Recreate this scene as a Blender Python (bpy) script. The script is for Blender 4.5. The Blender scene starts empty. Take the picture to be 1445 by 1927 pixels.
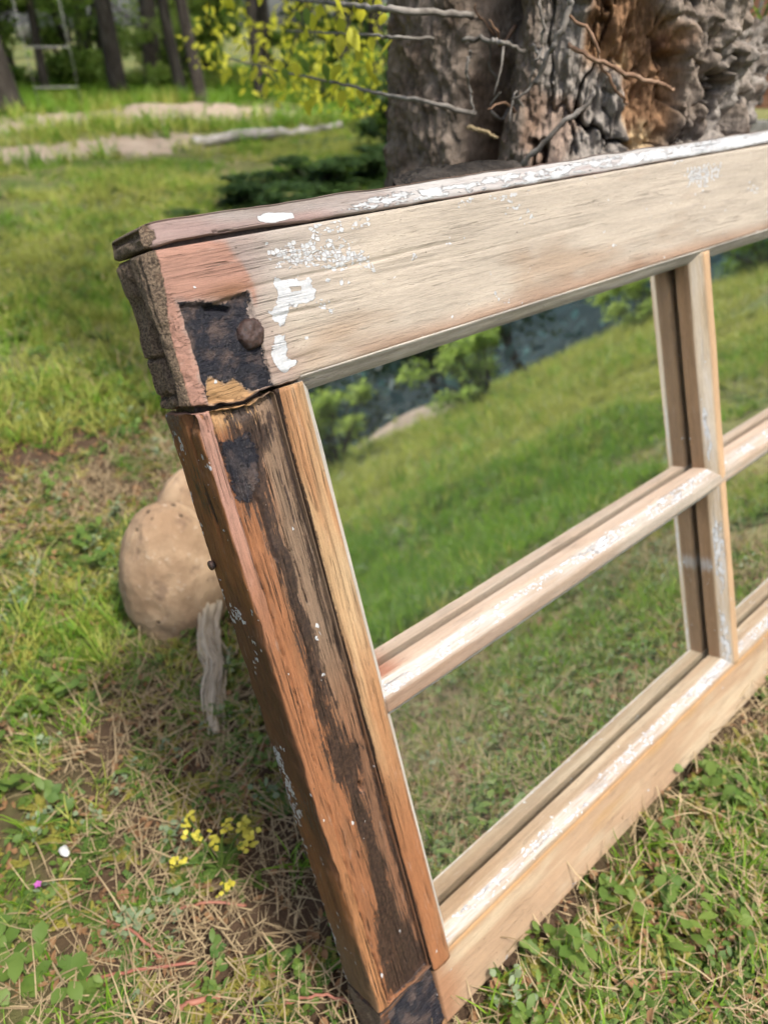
import bpy, math, random
import numpy as np
from mathutils import Matrix, Vector, Euler

random.seed(7)
rng = np.random.default_rng(11)
sc = bpy.context.scene
PI = math.pi

# ------------------------------------------------------------------ camera, sky, sun, exposure
S = 0.06                                     # one frame unit (the width of the sash stile) in metres
LEAN = 0.33342                               # the sash leans back about 19 degrees
CL, SL = math.cos(LEAN), math.sin(LEAN)
FX = np.array([[1, 0, 0], [0, SL, -CL], [0, CL, SL]], float)   # columns: along, up, out of the sash
BOT = 8.42
ORG = np.array([0, 0, 0.008])


def to_world(p):
    return ORG + S * (FX @ (np.asarray(p, float) + np.array([0, BOT, 0])))


CAM_POS = (-0.13043, -0.13452, 0.55901)
CAM_R = np.array([[0.750887, -0.216143, 0.62406], [-0.36113, -0.925525, 0.113966], [0.55295, -0.310943, -0.773021]])
cam_d = bpy.data.cameras.new('camera')
cam = bpy.data.objects.new('camera', cam_d)
sc.collection.objects.link(cam)
_ax = np.stack([FX @ CAM_R[0], -(FX @ CAM_R[1]), -(FX @ CAM_R[2])], 1)
_m = Matrix(_ax.tolist()).to_4x4()
_m.translation = CAM_POS
cam.matrix_world = _m
cam_d.sensor_fit = 'VERTICAL'
cam_d.sensor_height = 24.0
cam_d.lens = 24.0 * 1356.4 / 1927.0
cam_d.clip_start = 0.01
cam_d.clip_end = 500
cam_d.dof.use_dof = True
cam_d.dof.focus_distance = 0.355
cam_d.dof.aperture_fstop = 5.8
sc.camera = cam

SUN_AZ, SUN_EL = math.radians(4), math.radians(60)      # measured from straight in front of the sash, towards its right
sun_dir = Vector((math.sin(SUN_AZ) * math.cos(SUN_EL), -math.cos(SUN_AZ) * math.cos(SUN_EL), math.sin(SUN_EL)))
world = bpy.data.worlds.new('World')
sc.world = world
world.use_nodes = True
wn = world.node_tree
sky = wn.nodes.new('ShaderNodeTexSky')
sky.sky_type = 'NISHITA'
sky.sun_disc = False
sky.sun_elevation = SUN_EL
sky.sun_rotation = math.atan2(sun_dir.x, sun_dir.y)
sky.air_density = 1.0
sky.dust_density = 5.0
wn.links.new(sky.outputs[0], wn.nodes['Background'].inputs[0])
wn.nodes['Background'].inputs[1].default_value = 0.15
sun_l = bpy.data.lights.new('sun', 'SUN')
sun_l.energy = 3.0
sun_l.angle = math.radians(5)
sun_l.color = (1.0, 0.95, 0.88)
sun = bpy.data.objects.new('sun', sun_l)
sc.collection.objects.link(sun)
sun.rotation_euler = sun_dir.to_track_quat('Z', 'Y').to_euler()
sc.view_settings.view_transform = 'Standard'
sc.view_settings.look = 'None'
sc.view_settings.gamma = 1.0
sc.view_settings.exposure = 0.74
sc.cycles.max_bounces = 4
sc.cycles.diffuse_bounces = 2
sc.cycles.glossy_bounces = 3
sc.cycles.transmission_bounces = 2
sc.cycles.use_adaptive_sampling = True
sc.cycles.adaptive_threshold = 0.045
sc.cycles.transparent_max_bounces = 8
sc.cycles.sample_clamp_indirect = 6.0

# ------------------------------------------------------------------ helpers
COL = sc.collection


def tag(o, label=None, cat=None, group=None, kind=None):
    if label: o['label'] = label
    if cat: o['category'] = cat
    if group: o['group'] = group
    if kind: o['kind'] = kind
    return o


def empty(name, loc=(0, 0, 0), label=None, cat=None, group=None):
    o = bpy.data.objects.new(name, None)
    o.empty_display_size = 0.05
    COL.objects.link(o)
    o.location = loc
    return tag(o, label, cat, group)


def mesh_np(name, V, Fq, mats=(), smooth=True, attrs=None, midx=None):
    me = bpy.data.meshes.new(name)
    V = np.ascontiguousarray(V, np.float32)
    if isinstance(Fq, np.ndarray):
        n, k = Fq.shape
        me.vertices.add(len(V)); me.vertices.foreach_set('co', V.ravel())
        me.loops.add(n * k); me.loops.foreach_set('vertex_index', np.ascontiguousarray(Fq, np.int32).ravel())
        me.polygons.add(n)
        me.polygons.foreach_set('loop_start', np.arange(0, n * k, k, dtype=np.int32))
        me.update(calc_edges=True)
    else:
        me.from_pydata(V.tolist(), [], Fq)
        me.update()
    if smooth:
        me.polygons.foreach_set('use_smooth', np.ones(len(me.polygons), bool))
    for m in mats: me.materials.append(m)
    if midx is not None: me.polygons.foreach_set('material_index', np.asarray(midx, np.int32))
    for k, a in (attrs or {}).items():
        a = np.ascontiguousarray(a, np.float32)
        if a.ndim == 1:
            me.attributes.new(k, 'FLOAT', 'POINT').data.foreach_set('value', a)
        elif a.shape[1] == 3:
            me.attributes.new(k, 'FLOAT_VECTOR', 'POINT').data.foreach_set('vector', a.ravel())
        else:
            me.attributes.new(k, 'FLOAT_COLOR', 'POINT').data.foreach_set('color', a.ravel())
    me.validate(verbose=False)
    return me


def obj(name, me, parent=None, loc=None):
    o = bpy.data.objects.new(name, me)
    COL.objects.link(o)
    if parent: o.parent = parent
    if loc is not None: o.location = loc
    return o


_perm = np.random.default_rng(3).permutation(256)
_perm = np.concatenate([_perm, _perm, _perm])
_val = np.random.default_rng(5).random(256)


def vnoise(P):
    P = np.asarray(P, float)
    i = np.floor(P).astype(int); f = P - i
    f = f * f * f * (f * (f * 6 - 15) + 10)
    i &= 255
    def h(a, b, c):
        return _val[_perm[_perm[_perm[(i[:, 0] + a) & 255] + ((i[:, 1] + b) & 255)] + ((i[:, 2] + c) & 255)]]
    x, y, z = f[:, 0], f[:, 1], f[:, 2]
    l = lambda a, b, t: a + (b - a) * t
    return l(l(l(h(0, 0, 0), h(1, 0, 0), x), l(h(0, 1, 0), h(1, 1, 0), x), y),
             l(l(h(0, 0, 1), h(1, 0, 1), x), l(h(0, 1, 1), h(1, 1, 1), x), y), z)


def fbm(P, sc_=(1, 1, 1), oct=4, off=0.0, rough=0.5):
    P = np.asarray(P, float) * np.asarray(sc_, float) + off
    a, s, t = 1.0, 0.0, 0.0
    for o in range(oct):
        s = s + a * vnoise(P + 17.3 * o); t += a
        P = P * 2.03; a *= rough
    return s / t


def sstep(a, b, x):
    t = np.clip((x - a) / (b - a), 0, 1)
    return t * t * (3 - 2 * t)


def poly_sd(p, poly):
    """signed distance to a polygon, positive inside; p (n,2)"""
    poly = np.asarray(poly, float); n = len(poly)
    d = np.full(len(p), 1e9); inside = np.zeros(len(p), bool)
    for k in range(n):
        a, b = poly[k], poly[(k + 1) % n]
        e = b - a; w = p - a
        t = np.clip((w @ e) / (e @ e + 1e-12), 0, 1)
        d = np.minimum(d, np.hypot(*(w - t[:, None] * e).T))
        c = (a[1] > p[:, 1]) != (b[1] > p[:, 1])
        xx = (b[0] - a[0]) * (p[:, 1] - a[1]) / (b[1] - a[1] + 1e-12) + a[0]
        inside ^= c & (p[:, 0] < xx)
    return np.where(inside, d, -d)


def line_d(p, pts):
    pts = np.asarray(pts, float); d = np.full(len(p), 1e9)
    for a, b in zip(pts[:-1], pts[1:]):
        e = b - a; w = p - a
        t = np.clip((w @ e) / (e @ e + 1e-12), 0, 1)
        d = np.minimum(d, np.hypot(*(w - t[:, None] * e).T))
    return d


def lin(r, g, b, k=1.0):
    f = lambda c: (c / 255 / 12.92) if c / 255 <= 0.04045 else ((c / 255 + 0.055) / 1.055) ** 2.4
    return np.array([f(r) * k, f(g) * k, f(b) * k])


def mixc(a, b, t):
    return a + (b - a) * t[:, None]


def tube(path, radii, seg=8, cap=True):
    """tapered tube along a polyline -> verts, quads"""
    path = np.asarray(path, float); n = len(path)
    radii = np.broadcast_to(np.asarray(radii, float), (n,))
    T = np.gradient(path, axis=0); T /= np.linalg.norm(T, axis=1)[:, None] + 1e-12
    ref = np.array([0, 0, 1.0]) if abs(T[0][2]) < 0.9 else np.array([1.0, 0, 0])
    A = np.cross(T, ref); A /= np.linalg.norm(A, axis=1)[:, None] + 1e-12
    B = np.cross(T, A)
    an = np.arange(seg) * 2 * PI / seg
    V = (path[:, None] + radii[:, None, None] * (np.cos(an)[None, :, None] * A[:, None] + np.sin(an)[None, :, None] * B[:, None])).reshape(-1, 3)
    F = []
    for i in range(n - 1):
        for j in range(seg):
            k = (j + 1) % seg
            F.append((i * seg + j, i * seg + k, (i + 1) * seg + k, (i + 1) * seg + j))
    F = np.array(F)
    if cap:
        V = np.vstack([V, path[0], path[-1]])
        c0, c1 = len(V) - 2, len(V) - 1
        ex = [(c0, (j + 1) % seg, j, j) for j in range(seg)] + [(c1, (n - 1) * seg + j, (n - 1) * seg + (j + 1) % seg, (n - 1) * seg + (j + 1) % seg) for j in range(seg)]
        return V, [tuple(f) for f in F.tolist()] + [(a, b, c) for a, b, c, _ in ex]
    return V, [tuple(f) for f in F.tolist()]


def join(parts):
    V, F, o = [], [], 0
    for v, f in parts:
        V.append(v); F += [tuple(i + o for i in q) for q in f]; o += len(v)
    return np.vstack(V), F


def smooth_path(pts, n=24):
    pts = np.asarray(pts, float)
    t = np.linspace(0, len(pts) - 1, n); out = []
    for x in t:
        i = min(int(x), len(pts) - 2); f = x - i
        p0 = pts[max(i - 1, 0)]; p1 = pts[i]; p2 = pts[i + 1]; p3 = pts[min(i + 2, len(pts) - 1)]
        out.append(0.5 * ((2 * p1) + (-p0 + p2) * f + (2 * p0 - 5 * p1 + 4 * p2 - p3) * f ** 2 + (-p0 + 3 * p1 - 3 * p2 + p3) * f ** 3))
    return np.array(out)


# ------------------------------------------------------------------ materials
class NT:
    def __init__(s, name):
        s.m = bpy.data.materials.new(name); s.m.use_nodes = True
        s.t = s.m.node_tree; s.t.nodes.clear()
        s.out = s.n('ShaderNodeOutputMaterial')

    def n(s, typ, ins=None, **kw):
        nd = s.t.nodes.new(typ)
        for k, v in kw.items(): setattr(nd, k, v)
        for k, v in (ins or {}).items(): s.set(nd, k, v)
        return nd

    def set(s, nd, k, v):
        sock = nd.inputs[k]
        if isinstance(v, bpy.types.NodeSocket): s.t.links.new(v, sock)
        elif isinstance(v, bpy.types.Node): s.t.links.new(v.outputs[0], sock)
        else: sock.default_value = v

    def math(s, op, a, b=0.0, c=0.0, clamp=False):
        nd = s.n('ShaderNodeMath', operation=op, use_clamp=clamp)
        for i, v in enumerate((a, b, c)): s.set(nd, i, v)
        return nd.outputs[0]

    def attr(s, name):
        return s.n('ShaderNodeAttribute', attribute_name=name)

    def mixc(s, fac, a, b, bt='MIX'):
        nd = s.n('ShaderNodeMix', data_type='RGBA', blend_type=bt)
        s.set(nd, 0, fac); s.set(nd, 6, a); s.set(nd, 7, b)
        return nd.outputs[2]

    def noise(s, vec, scale, detail=4, rough=0.55, dist=0.0):
        return s.n('ShaderNodeTexNoise', {'Vector': vec, 'Scale': scale, 'Detail': detail, 'Roughness': rough, 'Distortion': dist}).outputs[0]

    def mapr(s, v, a, b, c=0.0, d=1.0, smooth=True):
        nd = s.n('ShaderNodeMapRange', interpolation_type='SMOOTHSTEP' if smooth else 'LINEAR')
        for k, x in zip(('Value', 'From Min', 'From Max', 'To Min', 'To Max'), (v, a, b, c, d)): s.set(nd, k, x)
        return nd.outputs[0]

    def scalev(s, vec, sc_, off=(0, 0, 0)):
        nd = s.n('ShaderNodeMapping', {'Vector': vec})
        nd.inputs['Scale'].default_value = sc_; nd.inputs['Location'].default_value = off
        return nd.outputs[0]

    def surf(s, sh):
        s.t.links.new(sh, s.out.inputs[0]); return s.m


def c4(c, k=1.0):
    return (c[0] * k, c[1] * k, c[2] * k, 1.0)


def wood_material():
    """old sash wood: per-vertex tint, stretched grain, chipped white paint, tar, stains, all on the board's own coordinates"""
    t = NT('weathered_sash_wood')
    g = t.attr('gco').outputs['Vector']
    tint = t.attr('tint').outputs['Color']
    g1 = t.scalev(g, (1.4, 52, 44)); g2 = t.scalev(g, (9, 120, 100)); g3 = t.scalev(g, (.55, 7, 7))
    n1 = t.noise(g1, 1.0, 5, .65, .1); n2 = t.noise(g2, 1.0, 3, .6); n3 = t.noise(g3, 1.0, 3, .5, .4)
    dust = t.noise(g, 95.0, 3, .7)
    gr = t.math('ADD', t.math('ADD', t.math('MULTIPLY', n1, .34), t.math('MULTIPLY', n2, .4)), t.math('MULTIPLY', dust, .26))
    age = t.attr('age').outputs['Fac']
    val = t.mapr(gr, .34, .66, .64, 1.28)
    val = t.math('ADD', 1.0, t.math('MULTIPLY', t.math('SUBTRACT', val, .98), t.math('ADD', .55, t.math('MULTIPLY', age, .5))))
    col = t.n('ShaderNodeVectorMath', {0: tint, 1: val}, operation='MULTIPLY').outputs[0]
    lowv = t.mapr(n3, .3, .7, .90, 1.09)
    col = t.n('ShaderNodeVectorMath', {0: col, 1: lowv}, operation='MULTIPLY').outputs[0]
    scuff = t.noise(t.scalev(g, (3.0, 15, 15), (5, 9, 2)), 1.0, 7, .78)
    col = t.mixc(t.mapr(scuff, .56, .74, 0, .30), col, (.42, .37, .32, 1))
    col = t.mixc(t.math('MULTIPLY', t.mapr(scuff, .44, .28, 0, .45), t.math('ADD', .35, t.math('MULTIPLY', age, .65))), col, (.11, .07, .045, 1))
    # grime sitting in the open pores and fine checks
    pore = t.mapr(n2, .62, .72)
    pore = t.math('MULTIPLY', pore, t.mapr(n3, .4, .6, .15, .75))
    col = t.mixc(t.math('MULTIPLY', pore, .85), col, (.06, .04, .027, 1))
    sp = t.n('ShaderNodeTexVoronoi', {'Vector': t.scalev(g, (7, 12, 12), (2, 2, 2)), 'Scale': 1.0})
    spm = t.math('MULTIPLY', t.mapr(sp.outputs['Distance'], .05, .10, 1, 0), t.mapr(t.n('ShaderNodeSeparateColor', {0: sp.outputs['Color']}).outputs[1], .80, .84))
    col = t.mixc(t.math('MULTIPLY', spm, .75), col, (.045, .03, .022, 1))
    chk = t.noise(t.scalev(g, (.22, 30, 30), (3, 1, 7)), 1.0, 2, .5)
    chk = t.mapr(t.math('ABSOLUTE', t.math('SUBTRACT', chk, .5)), -.002, .008, 1, 0)
    chk = t.math('MULTIPLY', chk, t.mapr(t.noise(t.scalev(g, (1.2, 3, 3), (9, 0, 0)), 1.0, 2), .52, .62))
    col = t.mixc(t.math('MULTIPLY', chk, .55), col, (.07, .045, .03, 1))
    ck2 = t.noise(t.scalev(g, (.35, 20, 20), (7, 3, 1)), 1.0, 3, .6, .15)
    ck2 = t.math('MULTIPLY', t.mapr(t.math('ABSOLUTE', t.math('SUBTRACT', ck2, .5)), .0, .016, 1, 0), t.mapr(t.noise(t.scalev(g, (1.1, 5, 5), (1, 6, 0)), 1.0, 2), .44, .54))
    ck2 = t.math('MULTIPLY', ck2, age)
    col = t.mixc(t.math('MULTIPLY', ck2, .9), col, (.022, .014, .010, 1))
    # stain, plus darker cracks, holes, corners and joints
    fine = t.noise(t.scalev(g, (1.8, 30, 30), (1, 2, 3)), 1.0, 6, .70)
    fineiso = t.noise(g, 30.0, 4, .65)
    dk = t.math('ADD', t.attr('dark').outputs['Fac'], t.math('MULTIPLY', t.math('SUBTRACT', fine, .5), 2.1))
    dk = t.math('ADD', dk, t.math('MULTIPLY', t.math('SUBTRACT', fineiso, .5), .7))
    dkm = t.math('MULTIPLY', t.mapr(dk, .40, .62), t.mapr(t.attr('dark').outputs['Fac'], .12, .3, 0, .95))
    dcol = t.mixc(t.mapr(fineiso, .35, .7), (.012, .008, .0075, 1), (.05, .030, .021, 1))
    col = t.mixc(dkm, col, dcol)
    # tar
    iso2 = t.noise(g, 55.0, 4, .7)
    ta = t.math('ADD', t.attr('tar').outputs['Fac'], t.math('MULTIPLY', t.math('SUBTRACT', fineiso, .5), 1.1))
    tam = t.mapr(ta, .46, .54)
    blot = t.noise(g, 7.0, 5, .65)
    tcol = t.mixc(t.mapr(blot, .46, .66), (.013, .014, .021, 1), (.085, .062, .055, 1))
    tcol = t.mixc(t.mapr(t.noise(g, 3.4, 5, .7), .52, .64, 0, .4), tcol, (.085, .07, .068, 1))
    tcol = t.mixc(t.math('MULTIPLY', t.mapr(iso2, .55, .75), .5), tcol, (.14, .13, .135, 1))
    col = t.mixc(tam, col, tcol)
    # solid paint patches and small square flakes
    pn = t.noise(t.scalev(g, (7, 22, 22), (4, 4, 4)), 1.0, 5, .68)
    pa = t.math('ADD', t.attr('paint').outputs['Fac'], t.math('MULTIPLY', t.math('SUBTRACT', pn, .5), 1.0))
    pam = t.mapr(pa, .485, .53)
    vsc = t.scalev(g, (24, 30, 30))
    vo = t.n('ShaderNodeTexVoronoi', {'Vector': vsc, 'Scale': 1.0, 'Randomness': .8})
    ve = t.n('ShaderNodeTexVoronoi', {'Vector': vsc, 'Scale': 1.0, 'Randomness': .8}, feature='DISTANCE_TO_EDGE')
    rnd = t.n('ShaderNodeSeparateColor', {0: vo.outputs['Color']}).outputs[0]
    big = t.noise(t.scalev(g, (5, 7, 7), (8, 8, 8)), 1.0, 2)
    ch = t.math('ADD', t.attr('chips').outputs['Fac'], t.math('MULTIPLY', t.math('SUBTRACT', big, .5), 1.3))
    chm = t.math('MULTIPLY', t.math('GREATER_THAN', ch, t.math('ADD', t.math('MULTIPLY', rnd, .65), .2)), t.mapr(ve.outputs['Distance'], .03, .07))
    pm = t.math('MAXIMUM', pam, chm)
    pcrk = t.mapr(ve.outputs['Distance'], .0, .035, 1, 0)
    pcol = t.mixc(t.mapr(fineiso, .3, .75), (.35, .37, .39, 1), (.47, .475, .48, 1))
    pcol = t.mixc(t.math('MULTIPLY', pcrk, .4), pcol, (.35, .33, .31, 1))
    # thin worn wash of paint that the grain shows through
    wa = t.math('ADD', t.attr('wash').outputs['Fac'], t.math('MULTIPLY', t.math('SUBTRACT', fine, .5), 1.4))
    wam = t.math('MULTIPLY', t.mapr(wa, .3, .95), .72)
    col = t.mixc(wam, col, (.42, .415, .41, 1))
    col = t.mixc(pm, col, pcol)
    # crust of lichen and dirt on end grain
    mo = t.math('ADD', t.attr('moss').outputs['Fac'], t.math('MULTIPLY', t.math('SUBTRACT', fineiso, .5), .8))
    mom = t.mapr(mo, .4, .6)
    mcol = t.mixc(t.mapr(iso2, .35, .68), (.05, .034, .024, 1), (.23, .17, .115, 1))
    mcol = t.mixc(t.math('MULTIPLY', t.mapr(blot, .55, .7), .5), mcol, (.10, .05, .03, 1))
    col = t.mixc(mom, col, mcol)
    # height
    hgt = t.math('ADD', t.math('MULTIPLY', gr, .5), t.math('MULTIPLY', pore, -.25))
    hgt = t.math('ADD', hgt, t.math('MULTIPLY', chk, -.6))
    hgt = t.math('ADD', hgt, t.math('MULTIPLY', ck2, -1.6))
    hgt = t.math('ADD', hgt, t.math('MULTIPLY', pm, .8))
    hgt = t.math('ADD', hgt, t.math('MULTIPLY', t.math('MULTIPLY', tam, t.math('ADD', iso2, t.math('MULTIPLY', fineiso, 1.2))), 1.3))
    hgt = t.math('ADD', hgt, t.math('MULTIPLY', t.math('MULTIPLY', mom, iso2), 1.9))
    bump = t.n('ShaderNodeBump', {'Height': hgt, 'Distance': .0014, 'Strength': .85})
    rough = t.math('SUBTRACT', .72, t.math('MULTIPLY', tam, .26))
    rough = t.math('SUBTRACT', rough, t.math('MULTIPLY', dkm, .22))
    p = t.n('ShaderNodeBsdfPrincipled', {'Base Color': col, 'Roughness': rough, 'Normal': bump, 'Specular IOR Level': .35})
    return t.surf(p.outputs[0])


def simple_mat(name, cols, scale=8.0, rough=.85, bump=.3, bdist=.002, detail=5, spec=.3, coord='Object', stretch=(1, 1, 1)):
    t = NT(name)
    v = t.scalev(t.n('ShaderNodeTexCoord').outputs[coord], stretch)
    n = t.noise(v, scale, detail, .6)
    r = t.n('ShaderNodeValToRGB', {'Fac': n})
    els = r.color_ramp.elements
    els[0].position = .3; els[0].color = c4(cols[0]); els[1].position = .7; els[1].color = c4(cols[-1])
    for k, c in enumerate(cols[1:-1]):
        e = els.new(.3 + .4 * (k + 1) / (len(cols) - 1)); e.color = c4(c)
    n2 = t.noise(v, scale * 4, detail, .65)
    b = t.n('ShaderNodeBump', {'Height': n2, 'Distance': bdist, 'Strength': bump})
    p = t.n('ShaderNodeBsdfPrincipled', {'Base Color': r, 'Roughness': rough, 'Normal': b, 'Specular IOR Level': spec})
    return t.surf(p.outputs[0])


def leaf_mat(name, c_lo, c_hi, trans=.35, rough=.55, attr=None):
    """leaf or blade: per-instance and per-leaf colour spread, light coming through"""
    t = NT(name)
    rnd = t.n('ShaderNodeObjectInfo').outputs['Random']
    pos = t.n('ShaderNodeNewGeometry').outputs['Position']
    nz = t.noise(pos, 2.2, 3, .6)
    isl = t.n('ShaderNodeNewGeometry').outputs['Random Per Island']
    f = t.math('ADD', t.math('MULTIPLY', rnd, .35), t.math('MULTIPLY', isl, .4))
    f = t.math('ADD', f, t.math('MULTIPLY', t.math('SUBTRACT', nz, .35), .6), clamp=True)
    col = t.mixc(f, c4(c_lo), c4(c_hi))
    d = t.n('ShaderNodeBsdfPrincipled', {'Base Color': col, 'Roughness': rough, 'Specular IOR Level': .35})
    tr = t.n('ShaderNodeBsdfTranslucent', {'Color': col})
    mx = t.n('ShaderNodeMixShader', {0: trans, 1: d.outputs[0], 2: tr.outputs[0]})
    return t.surf(mx.outputs[0])


def mirror_mat():
    t = NT('old_mirror_glass')
    co = t.n('ShaderNodeTexCoord').outputs['Object']
    vo = t.n('ShaderNodeTexVoronoi', {'Vector': co, 'Scale': 5.5, 'Randomness': 1.0})
    spk = t.mapr(vo.outputs['Distance'], .045, .07, 1, 0)
    spk = t.math('MULTIPLY', spk, t.mapr(t.n('ShaderNodeSeparateColor', {0: vo.outputs['Color']}).outputs[0], .55, .6))
    vo2 = t.n('ShaderNodeTexVoronoi', {'Vector': co, 'Scale': 14.0, 'Randomness': 1.0})
    spk2 = t.mapr(vo2.outputs['Distance'], .07, .10, 1, 0)
    spk2 = t.math('MULTIPLY', spk2, t.mapr(t.n('ShaderNodeSeparateColor', {0: vo2.outputs['Color']}).outputs[1], .7, .75))
    spk2 = t.math('MULTIPLY', spk2, t.mapr(t.noise(co, .9, 2), .5, .62))
    haze = t.mapr(t.noise(t.scalev(co, (1.2, .5, 1)), .9, 4, .6, .6), .42, .8, .012, .10)
    fac = t.math('ADD', t.math('MULTIPLY', t.math('MAXIMUM', spk, spk2), .5), haze, clamp=True)
    gl = t.n('ShaderNodeBsdfPrincipled', {'Base Color': (.80, .82, .80, 1), 'Metallic': 1.0, 'Roughness': .012})
    df = t.n('ShaderNodeBsdfDiffuse', {'Color': (.62, .63, .62, 1)})
    mx = t.n('ShaderNodeMixShader', {0: fac, 1: gl.outputs[0], 2: df.outputs[0]})
    return t.surf(mx.outputs[0])


M_WOOD = wood_material()
M_MIRROR = mirror_mat()
M_IRON = simple_mat('rusted_iron', [(.012, .011, .012), (.05, .028, .022), (.075, .068, .075)], 320, .55, .8, .0006)
M_BACK = simple_mat('dusty_backing_board', [(.06, .045, .03), (.12, .09, .06)], 20)
def stone_mat():
    t = NT('tan_field_stone')
    v = t.n('ShaderNodeTexCoord').outputs['Object']
    a = t.noise(v, 14, 6, .65); b = t.noise(v, 90, 5, .7); c = t.noise(v, 38, 4, .6)
    col = t.mixc(t.mapr(a, .35, .65), (.25, .165, .10, 1), (.42, .30, .19, 1))
    col = t.mixc(t.mapr(c, .56, .70, 0, .6), col, (.13, .085, .06, 1))
    col = t.mixc(t.mapr(b, .58, .70, 0, .55), col, (.50, .42, .33, 1))
    vo = t.n('ShaderNodeTexVoronoi', {'Vector': v, 'Scale': 70.0})
    pit = t.math('MULTIPLY', t.mapr(vo.outputs['Distance'], .10, .22, 1, 0), t.mapr(t.n('ShaderNodeSeparateColor', {0: vo.outputs['Color']}).outputs[0], .72, .76))
    col = t.mixc(t.math('MULTIPLY', pit, .8), col, (.05, .035, .025, 1))
    h = t.math('SUBTRACT', t.math('ADD', t.math('MULTIPLY', a, .8), t.math('MULTIPLY', b, .6)), pit)
    bp = t.n('ShaderNodeBump', {'Height': h, 'Distance': .003, 'Strength': .9})
    return t.surf(t.n('ShaderNodeBsdfPrincipled', {'Base Color': col, 'Roughness': .9, 'Normal': bp, 'Specular IOR Level': .25}).outputs[0])


M_STONE = stone_mat()
M_BARK = simple_mat('dark_tree_bark', [(.022, .018, .014), (.06, .05, .04), (.12, .105, .09)], 9, .95, 1.0, .03, stretch=(3, 3, .6))
M_TWIG_G = simple_mat('grey_dead_twig', [(.07, .06, .05), (.17, .155, .135), (.27, .25, .225)], 60, .9, .7, .001)
M_TWIG_B = simple_mat('brown_twig', [(.09, .05, .03), (.20, .12, .075), (.27, .18, .12)], 80, .85, .5, .001)
M_STRAW = leaf_mat('dry_straw', (.15, .10, .05), (.48, .38, .22), .15, .8)
M_FIBRE = leaf_mat('bleached_bark_fibre', (.27, .22, .16), (.60, .53, .41), .1, .9)
M_GRASS = leaf_mat('lawn_grass', (.06, .18, .012), (.26, .41, .035), .42)
M_GRASS_Y = leaf_mat('sunburnt_grass', (.20, .26, .035), (.50, .50, .12), .42)
M_WEED = leaf_mat('weed_leaf', (.04, .105, .016), (.17, .24, .045), .35)
M_WEED_Y = leaf_mat('yellowing_weed_leaf', (.16, .17, .03), (.36, .31, .06), .35)
M_SILVER = leaf_mat('grey_green_leaf', (.11, .16, .08), (.23, .29, .16), .25)
M_RED = leaf_mat('red_weed_stem', (.24, .07, .05), (.36, .17, .11), .1)
M_BROWNLEAF = leaf_mat('dead_leaf', (.13, .065, .03), (.30, .17, .08), .2, .8)
M_FOL_D = leaf_mat('dark_forest_leaf', (.02, .05, .012), (.07, .13, .03), .38)
M_FOL_L = leaf_mat('far_sunlit_leaf', (.17, .29, .05), (.46, .55, .14), .65)  # lighter leaf copy, the sunlit look is put into the colour
M_TEAL = leaf_mat('blue_green_leaf', (.04, .095, .10), (.12, .21, .21), .55)  # colour raised to make up for the darkness of the backlit woods
M_FOL_M = leaf_mat('forest_leaf', (.06, .14, .018), (.24, .34, .05), .48)
M_FOL_Y = leaf_mat('sunlit_yellow_leaf', (.48, .52, .03), (.88, .80, .09), .62)  # backlit brightness of the leaves is put into the colour
M_YFLOW = leaf_mat('yellow_flower', (.50, .44, .04), (.66, .60, .10), .3)
M_PINK = leaf_mat('pink_petal', (.42, .08, .36), (.5, .15, .42), .3)
M_WHITE = simple_mat('white_seed_fluff', [(.4, .4, .38), (.55, .55, .52)], 30)
M_FENCE = simple_mat('red_brown_fence_board', [(.16, .07, .04), (.27, .13, .075), (.33, .18, .11)], 6, .85, .4, .002, stretch=(1, 1, 9))
M_PALEWOOD = simple_mat('bleached_log_wood', [(.17, .16, .14), (.30, .28, .25), (.42, .40, .37)], 9, .9, .6, .006, stretch=(1, 5, 5))
M_CREAM = simple_mat('cream_canvas', [(.50, .44, .33), (.66, .60, .47)], 5, .9)
M_METAL = simple_mat('pale_painted_metal', [(.19, .20, .18), (.27, .27, .25)], 20, .5)


# ------------------------------------------------------------------ ground
def terrain(x, y):
    x = np.asarray(x, float); y = np.asarray(y, float)
    P = np.stack([x.ravel(), y.ravel(), np.zeros(x.size)], 1)
    r = np.hypot(x - .3, y)
    q = .55 * x - .83 * y                               # the open side the mirror looks at rises to a low crest
    h = .115 * np.maximum(q - 1.6, 0) * sstep(1.2, 3.0, q)
    h = np.where(q > 9.0, .115 * 7.4 - .10 * (q - 9.0), h)
    h = np.where(q > 20, .115 * 7.4 - 1.1, h)
    h = h + .17 * np.exp(-((q - 9.0) / .55) ** 2 - ((.83 * x + .55 * y - 1.0) / .7) ** 2)
    b = y * .75 + x * .45
    h = h + .018 * np.maximum(b - 5.5, 0)
    # low dry bank in front of the far trees, and the lip of the hollow behind the trunk
    h = h - .10 * np.exp(-((x - 2.0) / .7) ** 2 - ((y - 2.3) / .45) ** 2)
    h = h + .07 * np.exp(-((x - 3.0) / 1.5) ** 2 - ((y - 6.6) / .8) ** 2)
    nz = fbm(P, (1.1, 1.1, 1), 4, 3.3).reshape(x.shape) - .5
    n2 = fbm(P, (7, 7, 1), 3, 9.1).reshape(x.shape) - .5
    h = h + nz * .16 * sstep(.9, 3.0, r) + n2 * .018
    return h * (1 - .85 * np.exp(-(r / .55) ** 2))


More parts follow.
